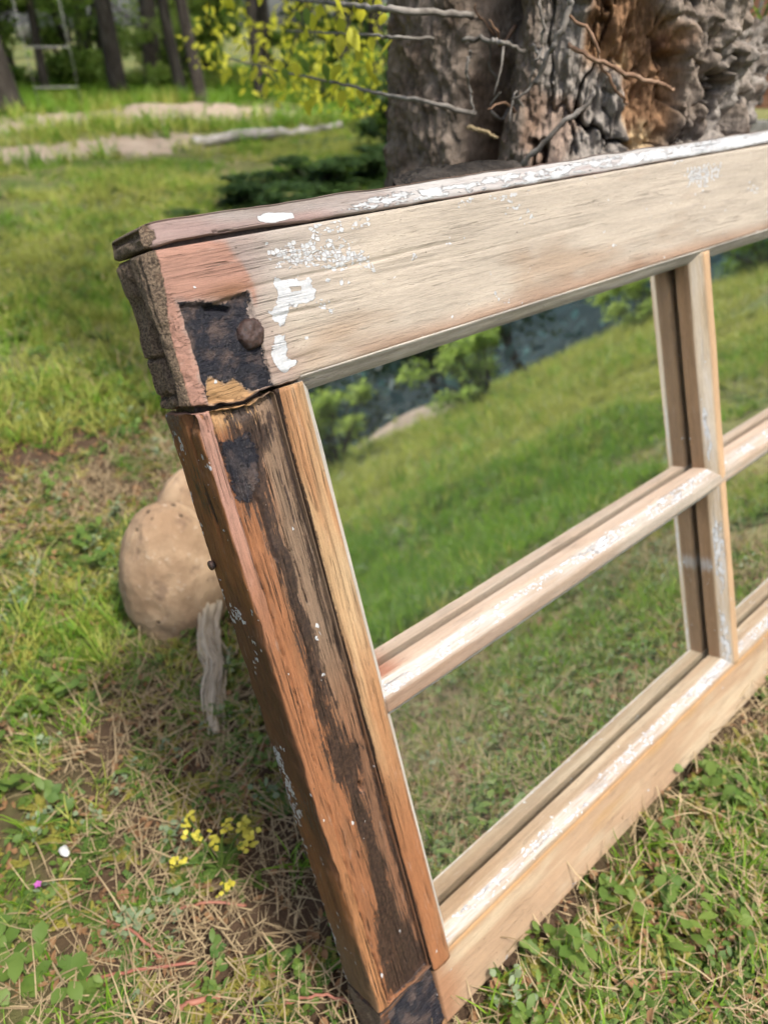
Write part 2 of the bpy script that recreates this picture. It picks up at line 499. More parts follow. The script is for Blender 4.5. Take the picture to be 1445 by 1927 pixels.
def path_mask(x, y):
    """bare beige track crossing behind on the left, and worn soil"""
    b = y - (4.95 - .12 * (x - 1.3))
    m = np.exp(-(b / .45) ** 2) * sstep(3.1, 2.2, x)
    bank = np.exp(-((x - 3.0) / 1.9) ** 2 - ((y - 6.35 + .2 * (x - 3)) / .8) ** 2)
    q = .55 * x - .83 * y
    far = 1.3 * np.exp(-((q - 8.8) / .6) ** 2) * np.exp(-((.83 * x + .55 * y - 1.0) / .8) ** 2)
    return np.clip(m + .95 * bank + far, 0, 1)


def soil_mask(x, y):
    P = np.stack([np.ravel(x), np.ravel(y), np.zeros(np.size(x))], 1)
    n = fbm(P, (3.1, 3.1, 1), 4, 21.0).reshape(np.shape(x))
    r = np.hypot((x - .1), (y - .25) * .85)
    near = np.maximum(sstep(1.15, .55, r), .95 * np.exp(-((x - .16) / .35) ** 2 - ((y - .72) / .32) ** 2))
    front = .8 * np.exp(-((x - .25) / .35) ** 2 - ((y + .12) / .16) ** 2)
    near = np.maximum(near, front)
    return np.clip(near * sstep(.30, .62, n + .12) + .8 * np.exp(-((x - .14) / .26) ** 2 - ((y - .90) / .16) ** 2), 0, 1)


def ground_axis():
    a = [np.arange(-2, 3.0, .03), np.arange(3.0, 12, .15), np.arange(12, 40, 1.0), np.array([40, 60, 100, 200.])]
    p = np.concatenate(a)
    neg = -np.concatenate([np.arange(2.15, 12, .15), np.arange(12, 40, 1.0), np.array([40, 60, 100, 200.])])[::-1]
    return np.concatenate([neg, p])


ax = ground_axis(); GX, GY = np.meshgrid(ax, ax, indexing='ij')
GZ = terrain(GX, GY)
n = len(ax)
idx = np.arange(n * n).reshape(n, n)
Fg = np.stack([idx[:-1, :-1], idx[1:, :-1], idx[1:, 1:], idx[:-1, 1:]], -1).reshape(-1, 4)


def ground_mat():
    t = NT('meadow_soil')
    pos = t.n('ShaderNodeNewGeometry').outputs['Position']
    a = t.noise(pos, 9.0, 6, .65); b = t.noise(pos, 60.0, 5, .7); c = t.noise(pos, .8, 4, .6)
    soil = t.mixc(a, (.03, .019, .012, 1), (.105, .068, .042, 1))
    soil = t.mixc(t.mapr(b, .58, .72, 0, .7), soil, (.22, .155, .09, 1))
    turf = t.mixc(t.mapr(c, .35, .65), (.085, .12, .032, 1), (.20, .19, .07, 1))
    turf = t.mixc(t.mapr(b, .45, .7), turf, (.05, .045, .02, 1))
    sand = t.mixc(t.mapr(a, .3, .7), (.24, .185, .135, 1), (.36, .295, .23, 1))
    col = t.mixc(t.attr('soil').outputs['Fac'], turf, soil)
    pm = t.mapr(t.math('ADD', t.attr('track').outputs['Fac'], t.math('MULTIPLY', t.math('SUBTRACT', a, .5), .7)), .35, .6)
    col = t.mixc(pm, col, sand)
    bp = t.n('ShaderNodeBump', {'Height': b, 'Distance': .006, 'Strength': .8})
    p = t.n('ShaderNodeBsdfPrincipled', {'Base Color': col, 'Roughness': .95, 'Normal': bp, 'Specular IOR Level': .15})
    return t.surf(p.outputs[0])


ground = obj('ground', mesh_np('ground', np.stack([GX, GY, GZ], -1).reshape(-1, 3), Fg, [ground_mat()], True,
             {'soil': soil_mask(GX, GY).ravel(), 'track': path_mask(GX, GY).ravel()}))
tag(ground, 'meadow ground of soil, turf and a bare beige track', 'ground', kind='structure')


# ------------------------------------------------------------------ the sash
GOFF = [0.0]


def boxaxis(lo, hi, r, segs):
    """sample positions from lo to hi with extra rows in the rounded edges; segs = [(until, step), ...]"""
    a = [lo, lo + .25 * r, lo + .55 * r, lo + r]; x = lo + r
    for until, st in segs:
        e = min(until, hi - r)
        k = max(1, int(round((e - x) / st)))
        if e > x + 1e-6:
            a += list(np.linspace(x, e, k + 1)[1:]); x = e
    a += [hi - .55 * r, hi - .25 * r, hi]
    return np.unique(np.round(np.array(a), 6))


def dense_box(au, av, aw, r):
    """surface grid of a box with rounded edges -> P (frame units), N, quads"""
    ax3 = [au, av, aw]; Vs, Fs, o = [], [], 0
    for d in range(3):
        e, f = [k for k in range(3) if k != d]
        E_, F_ = np.meshgrid(ax3[e], ax3[f], indexing='ij')
        for side in (0, -1):
            p = np.zeros(E_.shape + (3,)); p[..., e] = E_; p[..., f] = F_; p[..., d] = ax3[d][side]
            ne, nf = E_.shape; ii = np.arange(ne * nf).reshape(ne, nf) + o
            q = np.stack([ii[:-1, :-1], ii[1:, :-1], ii[1:, 1:], ii[:-1, 1:]], -1).reshape(-1, 4)
            flip = (side == 0) ^ (d == 1)
            if flip: q = q[:, ::-1]
            Vs.append(p.reshape(-1, 3)); Fs.append(q); o += ne * nf
    P = np.vstack(Vs); Q = np.vstack(Fs)
    key = np.round(P * 1e4).astype(np.int64)
    _, first, inv = np.unique(key, axis=0, return_index=True, return_inverse=True)
    inv = np.ravel(inv)
    P = P[first]; Q = inv[Q]
    lo = np.array([a[0] for a in ax3]); hi = np.array([a[-1] for a in ax3])
    c = np.clip(P, lo + r, hi - r); d = P - c; L = np.linalg.norm(d, axis=1)[:, None] + 1e-12
    return c + r * d / L, d / L, Q


def wood_part(name, parent, P, Q, along, tint, extra=None, smooth=True):
    """P in frame units; along = 0/1 the axis of the grain"""
    GOFF[0] += 13.7
    a, c, w = P[:, along], P[:, 1 - along], P[:, 2]
    g = np.stack([a + GOFF[0], c + GOFF[0] * .37, w], 1)
    at = {'gco': g, 'tint': np.hstack([tint, np.ones((len(P), 1))])}
    for k in ('paint', 'chips', 'dark', 'tar', 'moss', 'wash', 'age'):
        at[k] = (extra or {}).get(k, np.zeros(len(P)))
    me = mesh_np(name, (P + np.array([0, BOT, 0])) * S, Q, [M_WOOD], smooth, at)
    return obj(name, me, parent)


sash = empty('mirror_window_frame', tuple(ORG), 'weathered wooden window sash with mirror panes leaning back against the gnarled tree', 'window mirror')
sash['kind'] = 'thing'
sash.rotation_euler = (math.pi / 2 - LEAN, 0, 0)     # local x along, y up the sash, z out of its face

TAN = lin(190, 169, 147, .54); PALE = lin(204, 192, 175, .56); GREYW = lin(178, 168, 162, .54)
PINK = lin(186, 142, 124, .54); MAUVE = lin(164, 140, 134, .56); ORNG = lin(178, 120, 80, .46)
BRWN = lin(150, 98, 56, .52); DBRN = lin(108, 70, 44, .54); HONEY = lin(190, 150, 104, .56)
OLIVE = lin(170, 150, 105, .68); BROWN2 = lin(150, 104, 70, .52)

MK = {
 'tar': [(.14, -.365), (.348, -.414), (.446, -.457), (.568, -.432), (.717, -.395), (.687, -.624), (.711, -.888), (.709, -1.145), (.618, -1.147), (.529, -1.137), (.476, -1.082), (.424, -.998), (.388, -1.018), (.338, -1.022), (.281, -.961), (.205, -.932), (.16, -1.102), (.142, -1.068), (.143, -.866), (.136, -.667)],
 'raw': [(.2, -.931), (.281, -.961), (.338, -1.022), (.424, -.998), (.529, -1.137), (.618, -1.147), (.458, -1.2), (.144, -1.145), (.15, -1.07)],
 'tarhole': [(.349, -.438), (.447, -.454), (.548, -.494), (.53, -.521), (.434, -.491), (.348, -.47)],
 'paintP': [(.998, -.376), (1.311, -.432), (1.295, -.556), (1.209, -.596), (1.051, -.578), (.985, -.708), (.856, -.66), (.847, -.572), (.943, -.548)],
 'paintPhole': [(1.093, -.444), (1.188, -.451), (1.198, -.488), (1.094, -.476)],
 'paintL': [(.878, -.79), (.923, -.815), (.877, -.928), (.926, -.979), (1.006, -1.017), (.957, -1.056), (.853, -1.074), (.763, -1.033), (.783, -.923), (.828, -.828)],
 'chips': [[(.989, -.11), (1.3, -.123), (1.479, -.115), (1.711, -.184), (2.006, -.337), (1.964, -.441), (1.65, -.388), (1.297, -.346), (.973, -.29)],
           [(1.346, -.045), (1.618, -.031), (1.992, -.045), (2.006, -.083), (1.691, -.093), (1.42, -.09)],
           [(1.378, -.447), (1.486, -.467), (1.465, -.499), (1.367, -.481)], [(1.308, -.603), (1.424, -.635), (1.396, -.702), (1.311, -.666)],
           [(1.616, -.463), (1.802, -.483), (1.794, -.513), (1.615, -.505)], [(7.217, -.103), (8.105, -.148), (8.085, -.285), (7.63, -.361), (7.216, -.318)],
           [(8.768, -.497), (9.273, -.539), (9.222, -.601), (8.802, -.556)], [(2.98, -.012), (3.434, -.039), (3.969, -.06), (3.955, -.085), (3.347, -.067), (3.007, -.047)]],
 'strip1': [(.962, .121), (1.107, .135), (1.306, .102), (1.301, .053), (1.078, .041), (.964, .064)],
 'strip2': [(1.42, .05), (1.75, .095), (2.013, .15), (2.667, .155), (3.523, .158), (4.068, .17), (5.962, .19), (15, .19), (15, .0), (6.281, .0), (4.203, -.005), (3.209, -.001), (2.356, .0), (1.722, .0)],
 'pink': [(-.123, .03), (.422, .029), (.6, -.014), (.70, -.168), (.771, -.289), (.79, -.42), (.74, -.52), (.717, -.395), (.348, -.40), (.12, -.35), (.142, -1.068), (.133, -1.2), (-.077, -1.2)],
 'stains': [[(.122, -1.631), (.509, -1.765), (.482, -1.985), (.4, -2.109), (.254, -2.033), (.125, -1.927)],
            [(.136, -1.42), (.307, -1.40), (.40, -1.36), (.523, -1.35), (.68, -1.218), (.691, -1.591), (.509, -1.757), (.362, -2.086), (.188, -2.104), (.147, -1.852)],
            [(.357, -2.631), (.417, -2.617), (.406, -2.798), (.355, -2.816), (.317, -2.757)],
            [(.357, -3.029), (.494, -3.272), (.502, -3.567), (.504, -4.057), (.518, -4.356), (.602, -4.61), (.631, -4.885), (.613, -5.042), (.258, -4.791), (.304, -4.219), (.32, -3.761), (.371, -3.518), (.299, -3.367)],
            [(.277, -4.328), (.558, -4.512), (.699, -4.67), (.56, -4.82), (.552, -5.176), (.552, -5.597), (.45, -6.013), (.62, -6.549), (.69, -7.15), (.70, -7.5), (.359, -7.5), (.164, -7.5), (.2, -6.699), (.3, -6.262), (.448, -6.398), (.384, -5.751), (.379, -5.118), (.285, -4.74)]],
 'stainE': [(.666, -1.3), (.72, -1.96), (.717, -2.858), (.708, -3.293), (.654, -3.309), (.591, -2.8), (.649, -2.307)],
}
SIDEP = [[(-2.937, -.55), (-2.932, -.496), (-3.07, -.5), (-3.063, -.56)], [(-2.883, -.382), (-2.867, -.28), (-3.012, -.297), (-3.05, -.442)],
         [(-3.378, -.348), (-3.375, -.266), (-3.552, -.325), (-3.557, -.408)], [(-3.279, -.56), (-3.388, -.54), (-3.535, -.54), (-3.511, -.6)],
         [(-4.234, -.552), (-4.274, -.471), (-4.738, -.385), (-4.935, -.6), (-4.639, -.6)], [(-4.42, -.6), (-4.28, -.302), (-4.741, -.361), (-5.14, -.347), (-5.33, -.436), (-5.223, -.6), (-4.868, -.6)],
         [(-6.563, -.6), (-6.567, -.55), (-6.923, -.52), (-7.087, -.6)], [(-1.3, -.5), (-1.25, -.42), (-1.5, -.38), (-1.62, -.5)]]


def field(p2, poly, soft):
    return np.clip(.5 + poly_sd(p2, poly) / (2 * soft), 0, 1)


CRK_U = np.array([-.05, .142, .325, .479, .679, .824, .965, 1.0])
CRK_V = np.array([-1.132, -1.153, -1.18, -1.198, -1.162, -1.17, -1.171, -1.171])
UMAX = 15.16
TH = -.58


def crevice_w(v):
    return np.interp(v, [-1.2, -.9, -.5, -.2, 0, .2], [-.17, -.19, -.25, -.30, -.31, -.31])


def build_rail():
    au = boxaxis(0, UMAX, .035, [(2.3, .0125), (4.5, .03), (10.2, .06), (UMAX, .5)])
    av = boxaxis(-1.135, 0, .03, [(0, .0125)])
    aw = boxaxis(TH, 0, .03, [(0, .018)])
    P, N, Q = dense_box(au, av, aw, .03)
    P0 = P.copy(); u, v, w = P0.T
    front = sstep(.5, .9, N[:, 2]); left = sstep(.5, .9, -N[:, 0]); bot = sstep(.5, .9, -N[:, 1])
    # bottom edge of the left end follows the crooked joint
    k = sstep(1.02, .94, u); tb = np.interp(u, CRK_U, CRK_V)
    P[:, 1] = np.where(u < 1.03, v + (v / -1.135) * k * (tb + 1.135 + .012 + (fbm(P0, (12, 1, 5), 4, 45.) - .5) * .05 * sstep(-.9, -1.12, v)), v)
    p2 = np.stack([u, P[:, 1]], 1)
    # channel that runs down the stile, filled with tar here
    sd = poly_sd(p2, [(.14, -.385), (.4, -.425), (.72, -.40), (.715, -1.3), (.145, -1.3)])
    rag = (fbm(P0, (14, 14, 14), 3, 4.0) - .5) * .05
    rec = sstep(-.006, .012, sd + rag * .5)
    hole = sstep(-.012, .012, poly_sd(p2, MK['tarhole']))
    raw = sstep(-.01, .02, poly_sd(p2, MK['raw']))
    lump = (fbm(P0, (9, 9, 9), 4, 1.0) - .5)
    dz = -(.045 * rec + .07 * hole + .03 * raw * fbm(P0, (5, 30, 5), 3, 2.0)) + rec * lump * .03
    dz += (fbm(P0, (.8, 1.2, 1), 2, 40.) - .5) * .02 + (fbm(P0, (1.0, 30, 3), 2, 8.) - .5) * .003
    # long checks running with the grain
    for vv, u0, u1, dep in ((-.375, .55, 3.2, .014), (-.645, .76, 1.7, .022), (-.50, 1.9, 5.5, .006), (-.99, .8, 1.5, .014), (-.24, .9, 2.2, .006)):
        wv = (vnoise(np.stack([u * 1.1, u * 0, u * 0 + vv * 9], 1)) - .5) * .022
        dd = np.abs(P[:, 1] - vv - wv)
        dz -= dep * np.exp(-(dd / .011) ** 2) * sstep(u0, u0 + .2, u) * sstep(u1, u1 - .5, u)
    P[:, 2] += front * dz
    # the left end: crusty front board, a split behind it, the tenon end and a back layer
    cw = crevice_w(P0[:, 1]) + (fbm(P0, (1, 6, 1), 3, 3.) - .5) * .07
    dw = w - cw
    wid = .028 + .045 * sstep(-.1, -.5, v) * sstep(-1.1, -.75, v) + .03 * (fbm(P0, (1, 9, 1), 2, 7.) - .3)
    split = np.exp(-(np.abs(dw) / np.maximum(wid, .012)) ** 4)
    back = sstep(.0, -.03, dw)
    crust = (fbm(P0, (11, 11, 11), 4, 2.2) - .5)
    du = .20 * split + .015 * back + crust * .020 + (fbm(P0, (4, 1.2, 34), 4, 6.) - .5) * .06 + .045 * sstep(-.05, 0, v) * back
    for vc, wd in ((-.735, .013), (-1.03, .02)):
        du += .07 * back * np.exp(-((v - vc - (fbm(P0, (1, 3, 9), 2) - .5) * .05) / wd) ** 2)
    du += .05 * back * sstep(-.62, -.5, v) * sstep(-.2, -.35, v) * fbm(P0, (1, 7, 7), 2, 5.)
    P[:, 0] += left * (du - .03)
    # worn front-left arris
    arr = np.exp(-((u / .07) ** 2)) * np.exp(-((w / .09) ** 2))
    P[:, 2] -= arr * (.035 + .07 * np.clip(crust, 0, 1)); P[:, 0] += arr * (.02 + .05 * np.clip(crust, 0, 1))
    # colour
    n1 = fbm(P0, (.7, 2.2, 1), 4, 11.)
    tint = mixc(np.tile(TAN, (len(P), 1)), np.tile(PALE, (len(P), 1)), sstep(.30, .60, n1 + .12 + .2 * sstep(-.9, -.2, v)))
    tint = mixc(tint, np.tile(GREYW, (len(P), 1)), .75 * sstep(2.4, .9, u + .5 * n1) * sstep(-.75, -.2, v + .4 * (n1 - .5)))
    tint = mixc(tint, np.tile(ORNG, (len(P), 1)), .55 * sstep(-.93, -1.13, v + .12 * (n1 - .5)) * sstep(1.0, 2.2, u))
    tint = mixc(tint, np.tile(MAUVE, (len(P), 1)), .55 * sstep(1.05, .72, u + .5 * (n1 - .5)))
    pk = field(p2 + (rag * 1.2)[:, None], MK['pink'], .09)
    tint = mixc(tint, np.tile(PINK, (len(P), 1)), sstep(.3, .7, pk))
    tint = mixc(tint, np.tile(BROWN2, (len(P), 1)), .8 * np.exp(-((u - .55) / .22) ** 2 - ((v + .37) / .07) ** 2))
    tint = mixc(tint, np.tile(HONEY, (len(P), 1)), raw)
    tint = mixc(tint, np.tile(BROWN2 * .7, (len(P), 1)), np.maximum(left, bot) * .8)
    pw_ = np.stack([fbm(P0, (13, 13, 1), 3, 3.) - .5, fbm(P0, (13, 13, 1), 3, 53.) - .5], 1) * .10
    paint = np.zeros(len(P))
    for nm, cap in (('paintP', 1.0), ('paintL', 1.0)):
        paint = np.maximum(paint, np.clip(field(p2 + pw_, MK[nm], .05) * 1.1, 0, 1) * cap)
    paint = np.minimum(paint, 1 - field(p2, MK['paintPhole'], .03) * 1.0)
    chips = np.zeros(len(P))
    for pl in MK['chips']: chips = np.maximum(chips, field(p2, pl, .06) * .72)
    specks = .25 * sstep(.66, .74, fbm(P0, (2.0, 5, 1), 3, 33.)) * sstep(1.5, 3, u)
    chips = np.maximum(chips, specks)
    tar = np.clip(field(p2 + pw_ * .35, MK['tar'], .04), 0, 1) * 1.0
    tar = np.maximum(tar, hole)
    tar *= front
    moss = np.clip(left * 1.0 + .9 * np.exp(-(u / .085) ** 2) * sstep(-1.15, -.15, v) * sstep(.5, .2, -v * .8 + u * 2) , 0, 1)
    moss = np.clip(moss + .75 * arr * sstep(-.9, -.1, v), 0, 1)
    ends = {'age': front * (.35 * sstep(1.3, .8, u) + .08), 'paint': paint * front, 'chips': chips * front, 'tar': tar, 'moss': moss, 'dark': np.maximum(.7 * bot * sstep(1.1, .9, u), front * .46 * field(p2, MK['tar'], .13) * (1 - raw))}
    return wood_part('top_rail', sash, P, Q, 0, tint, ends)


def build_strip():
    au = boxaxis(.0, UMAX, .035, [(3.0, .015), (10.2, .05), (UMAX, .5)])
    av = boxaxis(.016, .19, .03, [(1, .012)])
    aw = boxaxis(TH - .005, -.006, .03, [(0, .03)])
    P, N, Q = dense_box(au, av, aw, .03)
    P0 = P.copy(); u, v, w = P0.T
    front = sstep(.5, .9, N[:, 2]); left = sstep(.5, .9, -N[:, 0])
    lo = sstep(.06, .016, v)
    P[:, 1] += lo * (fbm(P0, (4, 1, 2), 3, 6.) - .5) * .022 - lo * .010 * sstep(1.2, 4.0, u) + lo * .020 * sstep(2.2, .3, u) * sstep(.05, .3, u)
    P[:, 1] += sstep(.14, .19, v) * ((fbm(P0, (2.2, 1, 1.5), 3, 16.) - .5) * .03)
    # knocked-off corner
    P[:, 1] -= sstep(.06, .19, v) * .055 * np.exp(-np.maximum(u, 0) / .07)
    crust = fbm(P0, (11, 11, 11), 4, 2.9) - .5
    P[:, 0] += left * crust * .06 + left * .05 * sstep(.08, .19, v)
    P[:, 2] += front * (-.02 * sstep(.02, .19, v) + (fbm(P0, (1.0, 26, 1), 2, 1.) - .5) * .006)
    nick = np.exp(-((u - .66) / .05) ** 2 - ((v - .03) / .018) ** 2) + .7 * np.exp(-((u - .58) / .02) ** 2 - ((v - .05) / .01) ** 2)
    P[:, 2] -= front * nick * .05
    p2 = np.stack([u, v], 1); n1 = fbm(P0, (.9, 6, 1), 4, 12.)
    tint = mixc(np.tile(MAUVE * 1.05, (len(P), 1)), np.tile(GREYW, (len(P), 1)), sstep(.3, .7, n1))
    tint = mixc(tint, np.tile(DBRN, (len(P), 1)), .5 * sstep(.17, .19, v) + .3 * sstep(.6, .8, n1))
    paint = .88 * field(p2, MK['strip1'], .03)
    paint = np.maximum(paint, field(p2, MK['strip2'], .05) * (.53 + .05 * sstep(2.2, 4.5, u) + .08 * sstep(6, 9, u)) * (.75 + .25 * sstep(.3, .6, n1)))
    moss = np.clip(left + .95 * sstep(.17, .03, u + .12 * crust), 0, 1)
    return wood_part('top_strip', sash, P, Q, 0, tint, {'paint': paint * front, 'moss': moss, 'wash': front * .85 * sstep(1.2, 3, u)})


def build_stile():
    top = -1.15
    au = boxaxis(0, .722, .03, [(1, .0125)])
    av = boxaxis(-7.53, top, .03, [(0, .021)])
    aw = boxaxis(TH, 0, .03, [(0, .03)])
    P, N, Q = dense_box(au, av, aw, .03)
    P0 = P.copy(); u, v, w = P0.T
    front = sstep(.5, .9, N[:, 2]); left = sstep(.5, .9, -N[:, 0])
    k = sstep(-1.5, top, v)
    P[:, 1] += k * (np.interp(u, CRK_U, CRK_V) - top - .030 + (fbm(P0, (11, 4, 6), 4, 5.) - .5) * .06)
    # ragged foot of the stile over the bottom rail
    kb = sstep(-7.2, -7.53, v)
    P[:, 1] += kb * (.02 - .06 * u + (fbm(P0, (8, 2, 4), 3, 5.) - .5) * .06)
    edge = .134 + (fbm(P0, (.1, 1.3, .1), 3, 2.) - .5) * .018
    chan = sstep(edge - .006, edge + .010, u)
    dz = -.045 * chan - .03 * chan * sstep(.2, .7, u)
    cracks = 0
    for pts, wd, dp in (([(.283, -1.687), (.296, -1.84), (.34, -2.028), (.339, -2.301), (.336, -2.519)], .011, .045), ([(.484, -2.401), (.52, -2.725), (.522, -3.024)], .009, .05),
                        ([(.139, -1.3), (.128, -1.735), (.138, -2.041), (.138, -2.428), (.149, -2.904), (.13, -3.422), (.131, -4.173), (.132, -4.701), (.13, -5.6), (.14, -7.5)], .010, .05),
                        ([(.30, -1.21), (.34, -1.45), (.40, -1.62)], .008, .03), ([(.06, -1.16), (.085, -1.3)], .010, .04), ([(.60, -1.5), (.62, -2.3)], .007, .02), ([(.43, -3.4), (.45, -4.4)], .006, .015)):
        d = line_d(np.stack([u + (fbm(P0, (1, 9, 1), 3, 3.) - .5) * .03, v], 1), pts)
        e = np.exp(-(d / wd) ** 2); dz -= dp * e; cracks = np.maximum(cracks, e)
    hole = np.exp(-(((u - .535) / .022) ** 2 + ((v + 5.03) / .05) ** 2)); dz -= .12 * hole
    dz += (fbm(P0, (.6, .5, 1), 2, 50.) - .5) * .02 + (fbm(P0, (30, 1.0, 3), 3, 8.) - .5) * .008 * chan + (fbm(P0, (9, 6, 3), 4, 8.) - .5) * .016 * chan
    brk = sstep(-1.30, -1.17, v); dz -= brk * chan * .03 * fbm(P0, (9, 4, 9), 3, 6.)
    P[:, 2] += front * dz
    crust = fbm(P0, (6, 5, 6), 4, 2.9) - .5
    splitl = np.exp(-((w + .20 + .05 * (fbm(P0, (1, 1.5, 1), 3, 70.) - .5)) / .008) ** 2) * sstep(-2.9, -2.2, v + (fbm(P0, (1, 3, 1), 2, 9.) - .5))
    P[:, 0] += left * (crust * .025 + (fbm(P0, (1, .5, 1), 2, 90.) - .5) * .02 + .05 * splitl)
    P[:, 0] += np.exp(-((w - 0) / .06) ** 2 - (u / .06) ** 2) * .03 * np.clip(fbm(P0, (5, 3.0, 5), 3, 61.) - .5, 0, 1) * 2
    ch2 = left * .12 * sstep(-1.32, -1.17, v) * sstep(-.28, -.14, w)
    P[:, 0] += ch2 * .6
    n1 = fbm(P0, (3, .55, 1), 4, 22.); n2 = fbm(P0, (9, 1.1, 1), 4, 27.)
    A = lambda c: np.tile(c, (len(P), 1))
    strip = mixc(A(PINK), A(ORNG * 1.05), sstep(-1.9, -3.4, v + .5 * (n1 - .5)))
    strip = mixc(strip, A(lin(190, 134, 88, .48)), sstep(-4.5, -6.5, v))
    chc = mixc(A(BROWN2), A(ORNG), sstep(.42, .6, n2 + .25 * sstep(.45, .2, u)))
    chc = mixc(chc, A(lin(138, 118, 98, .60)), .85 * sstep(.28, .55, u + .35 * (n1 - .5)) * sstep(-4.8, -3.2, v) )
    chc = mixc(chc, A(lin(120, 94, 76, .58)), .5 * sstep(.42, .6, u) * sstep(-3.5, -5.0, v))
    chc = mixc(chc, A(HONEY), .9 * sstep(-1.42, -1.28, v + .10 * (n2 - .5)) * sstep(.60, .50, u))
    tint = mixc(strip, chc, chan)
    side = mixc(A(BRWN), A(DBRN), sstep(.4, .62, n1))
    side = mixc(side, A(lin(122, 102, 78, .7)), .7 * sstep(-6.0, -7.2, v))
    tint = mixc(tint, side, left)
    p2 = np.stack([u, v], 1)
    dark = np.zeros(len(P))
    wob = np.stack([(fbm(P0, (5, 3, 1), 3, 81.) - .5) * .1, (fbm(P0, (5, 3, 1), 3, 85.) - .5) * .2], 1)
    for pl in MK['stains']: dark = np.maximum(dark, .86 * field(p2 + wob, pl, .11))
    dark = np.maximum(dark, .70 * field(p2, MK['stainE'], .08))
    # a long soft streak links the blotches, and darker lines follow both sides of the channel
    cx = np.interp(v, [-7.5, -6.3, -5.2, -4.2, -3.2, -2.6, -1.9, -1.3], [.42, .46, .50, .43, .42, .40, .34, .40])
    wd_ = np.interp(v, [-7.5, -6.8, -5.8, -5.0, -4.0, -3.0, -2.5, -1.3], [.27, .23, .16, .18, .15, .09, .10, .2])
    streak = np.exp(-((u - cx + wob[:, 0] * 1.2) / wd_) ** 2) * (.50 + .60 * fbm(P0, (7, 1.3, 1), 4, 47.))
    dark = np.maximum(dark, streak)
    dark = np.maximum(dark, .62 * np.exp(-((u - .71) / .05) ** 2) + .35 * np.exp(-((u - .16) / .03) ** 2) * fbm(P0, (1, 2, 1), 2, 5.))
    dark = np.maximum(dark, .85 * sstep(-6.9, -7.3, v + wob[:, 1]) * sstep(.16, .30, u))
    dark = dark * chan
    dark = np.maximum(dark, .95 * cracks * chan)
    dark = np.maximum(dark, hole)
    tar = .9 * field(p2 + wob * .5, [(.15, -1.42), (.3, -1.45), (.40, -1.40), (.47, -1.6), (.40, -1.85), (.28, -2.0), (.15, -1.95)], .06)
    sd2 = np.stack([v, w], 1); pt = np.zeros(len(P))
    for pl in SIDEP: pt = np.maximum(pt, field(sd2, pl, .06) * .62)
    pt = np.maximum(pt, .30 * sstep(-.48, -.56, w) + .14 * sstep(.55, .7, fbm(P0, (1, 5, 9), 3, 44.)))
    moss = left * .55 * sstep(-1.9, -1.2, v + .4 * (n1 - .5)) * sstep(-.18, -.35, w)
    dk2 = left * (.50 * sstep(.52, .68, fbm(P0, (3, 1.6, 3), 4, 71.)) + .8 * splitl)
    return wood_part('stile', sash, P, Q, 1, tint, {'dark': np.maximum(dark * front, dk2), 'tar': tar * front * chan, 'chips': pt * left, 'moss': moss, 'age': np.maximum(front, .5 * left)})


def sweep(name, prof, along_axis, A_, tintf, extraf, closed=True, wob=.006, base=(0, 0, 0)):
    """prof: list of (cross, w); swept along u (0) or v (1); ends closed"""
    prof = np.array(prof, float); k = len(prof); n = len(A_)
    L = np.concatenate([[0], np.cumsum(np.hypot(*np.diff(prof, axis=0).T))])
    P = np.zeros((n, k, 3)); P[..., along_axis] = A_[:, None]; P[..., 1 - along_axis] = prof[None, :, 0]; P[..., 2] = prof[None, :, 1]
    P = P.reshape(-1, 3); s = np.tile(L / L[-1], n)
    P0 = P.copy()
    o = hash(name) % 50
    sc3 = np.array([1.0, 1, 1]) * 5; sc3[along_axis] = .8
    P[:, 1 - along_axis] += (fbm(P0, sc3, 3, o) - .5) * 2 * wob; P[:, 2] += (fbm(P0, sc3, 3, o + 9.) - .5) * 2 * wob
    sc4 = np.array([1.0, 1, 1]) * 18; sc4[along_axis] = 3.5
    P[:, 2] += (fbm(P0, sc4, 2, o + 3.) - .5) * wob
    ii = np.arange(n * k).reshape(n, k); nx = np.roll(ii, -1, axis=1)
    q = np.stack([ii[:-1], nx[:-1], nx[1:], ii[1:]], -1).reshape(-1, 4)
    if along_axis == 1: q = q[:, ::-1]
    faces = [tuple(f) for f in q.tolist()]
    faces += [tuple(ii[0, ::-1]) if along_axis == 0 else tuple(ii[0]), tuple(ii[-1]) if along_axis == 0 else tuple(ii[-1, ::-1])]
    GOFF[0] += 9.1
    a, c = P0[:, along_axis], P0[:, 1 - along_axis]
    g = np.stack([a + GOFF[0], c + GOFF[0] * .31, P0[:, 2]], 1)
    tint = tintf(P0, s)
    at = {'gco': g, 'tint': np.hstack([tint, np.ones((len(P), 1))])}
    ex = extraf(P0, s)
    for kk in ('paint', 'chips', 'dark', 'tar', 'moss', 'wash', 'age'): at[kk] = ex.get(kk, np.zeros(len(P)))
    me = mesh_np(name, (P + np.array([0, BOT, 0])) * S, faces, [M_WOOD], True, at)
    o_ = obj(name, me, sash)
    return o_


def dens(pts, st=.02):
    out = [pts[0]]
    for a, b in zip(pts[:-1], pts[1:]):
        m = max(1, int(math.hypot(b[0] - a[0], b[1] - a[1]) / st))
        out += [(a[0] + (b[0] - a[0]) * i / m, a[1] + (b[1] - a[1]) * i / m) for i in range(1, m + 1)]
    return out


WS, WG, WM = -.155, -.355, -.405
OV = [(0, 0), (.012, -.006), (.03, -.03), (.06, -.058), (.095, -.09), (.128, -.128), (.142, -.15), (.146, WS)]   # moulding from a front edge down to the square by the glass


def bar_prof(c):
    pos = [(c + .06 + a, b) for a, b in OV]
    neg = [(c - .06 - a, b) for a, b in OV]
    p = [(c - .206, WG)] + neg[::-1] + pos + [(c + .206, WG)]
    p = dens(p, .025)
    return p + [(c + .08, WG - .0), (c - .08, WG - .0)]


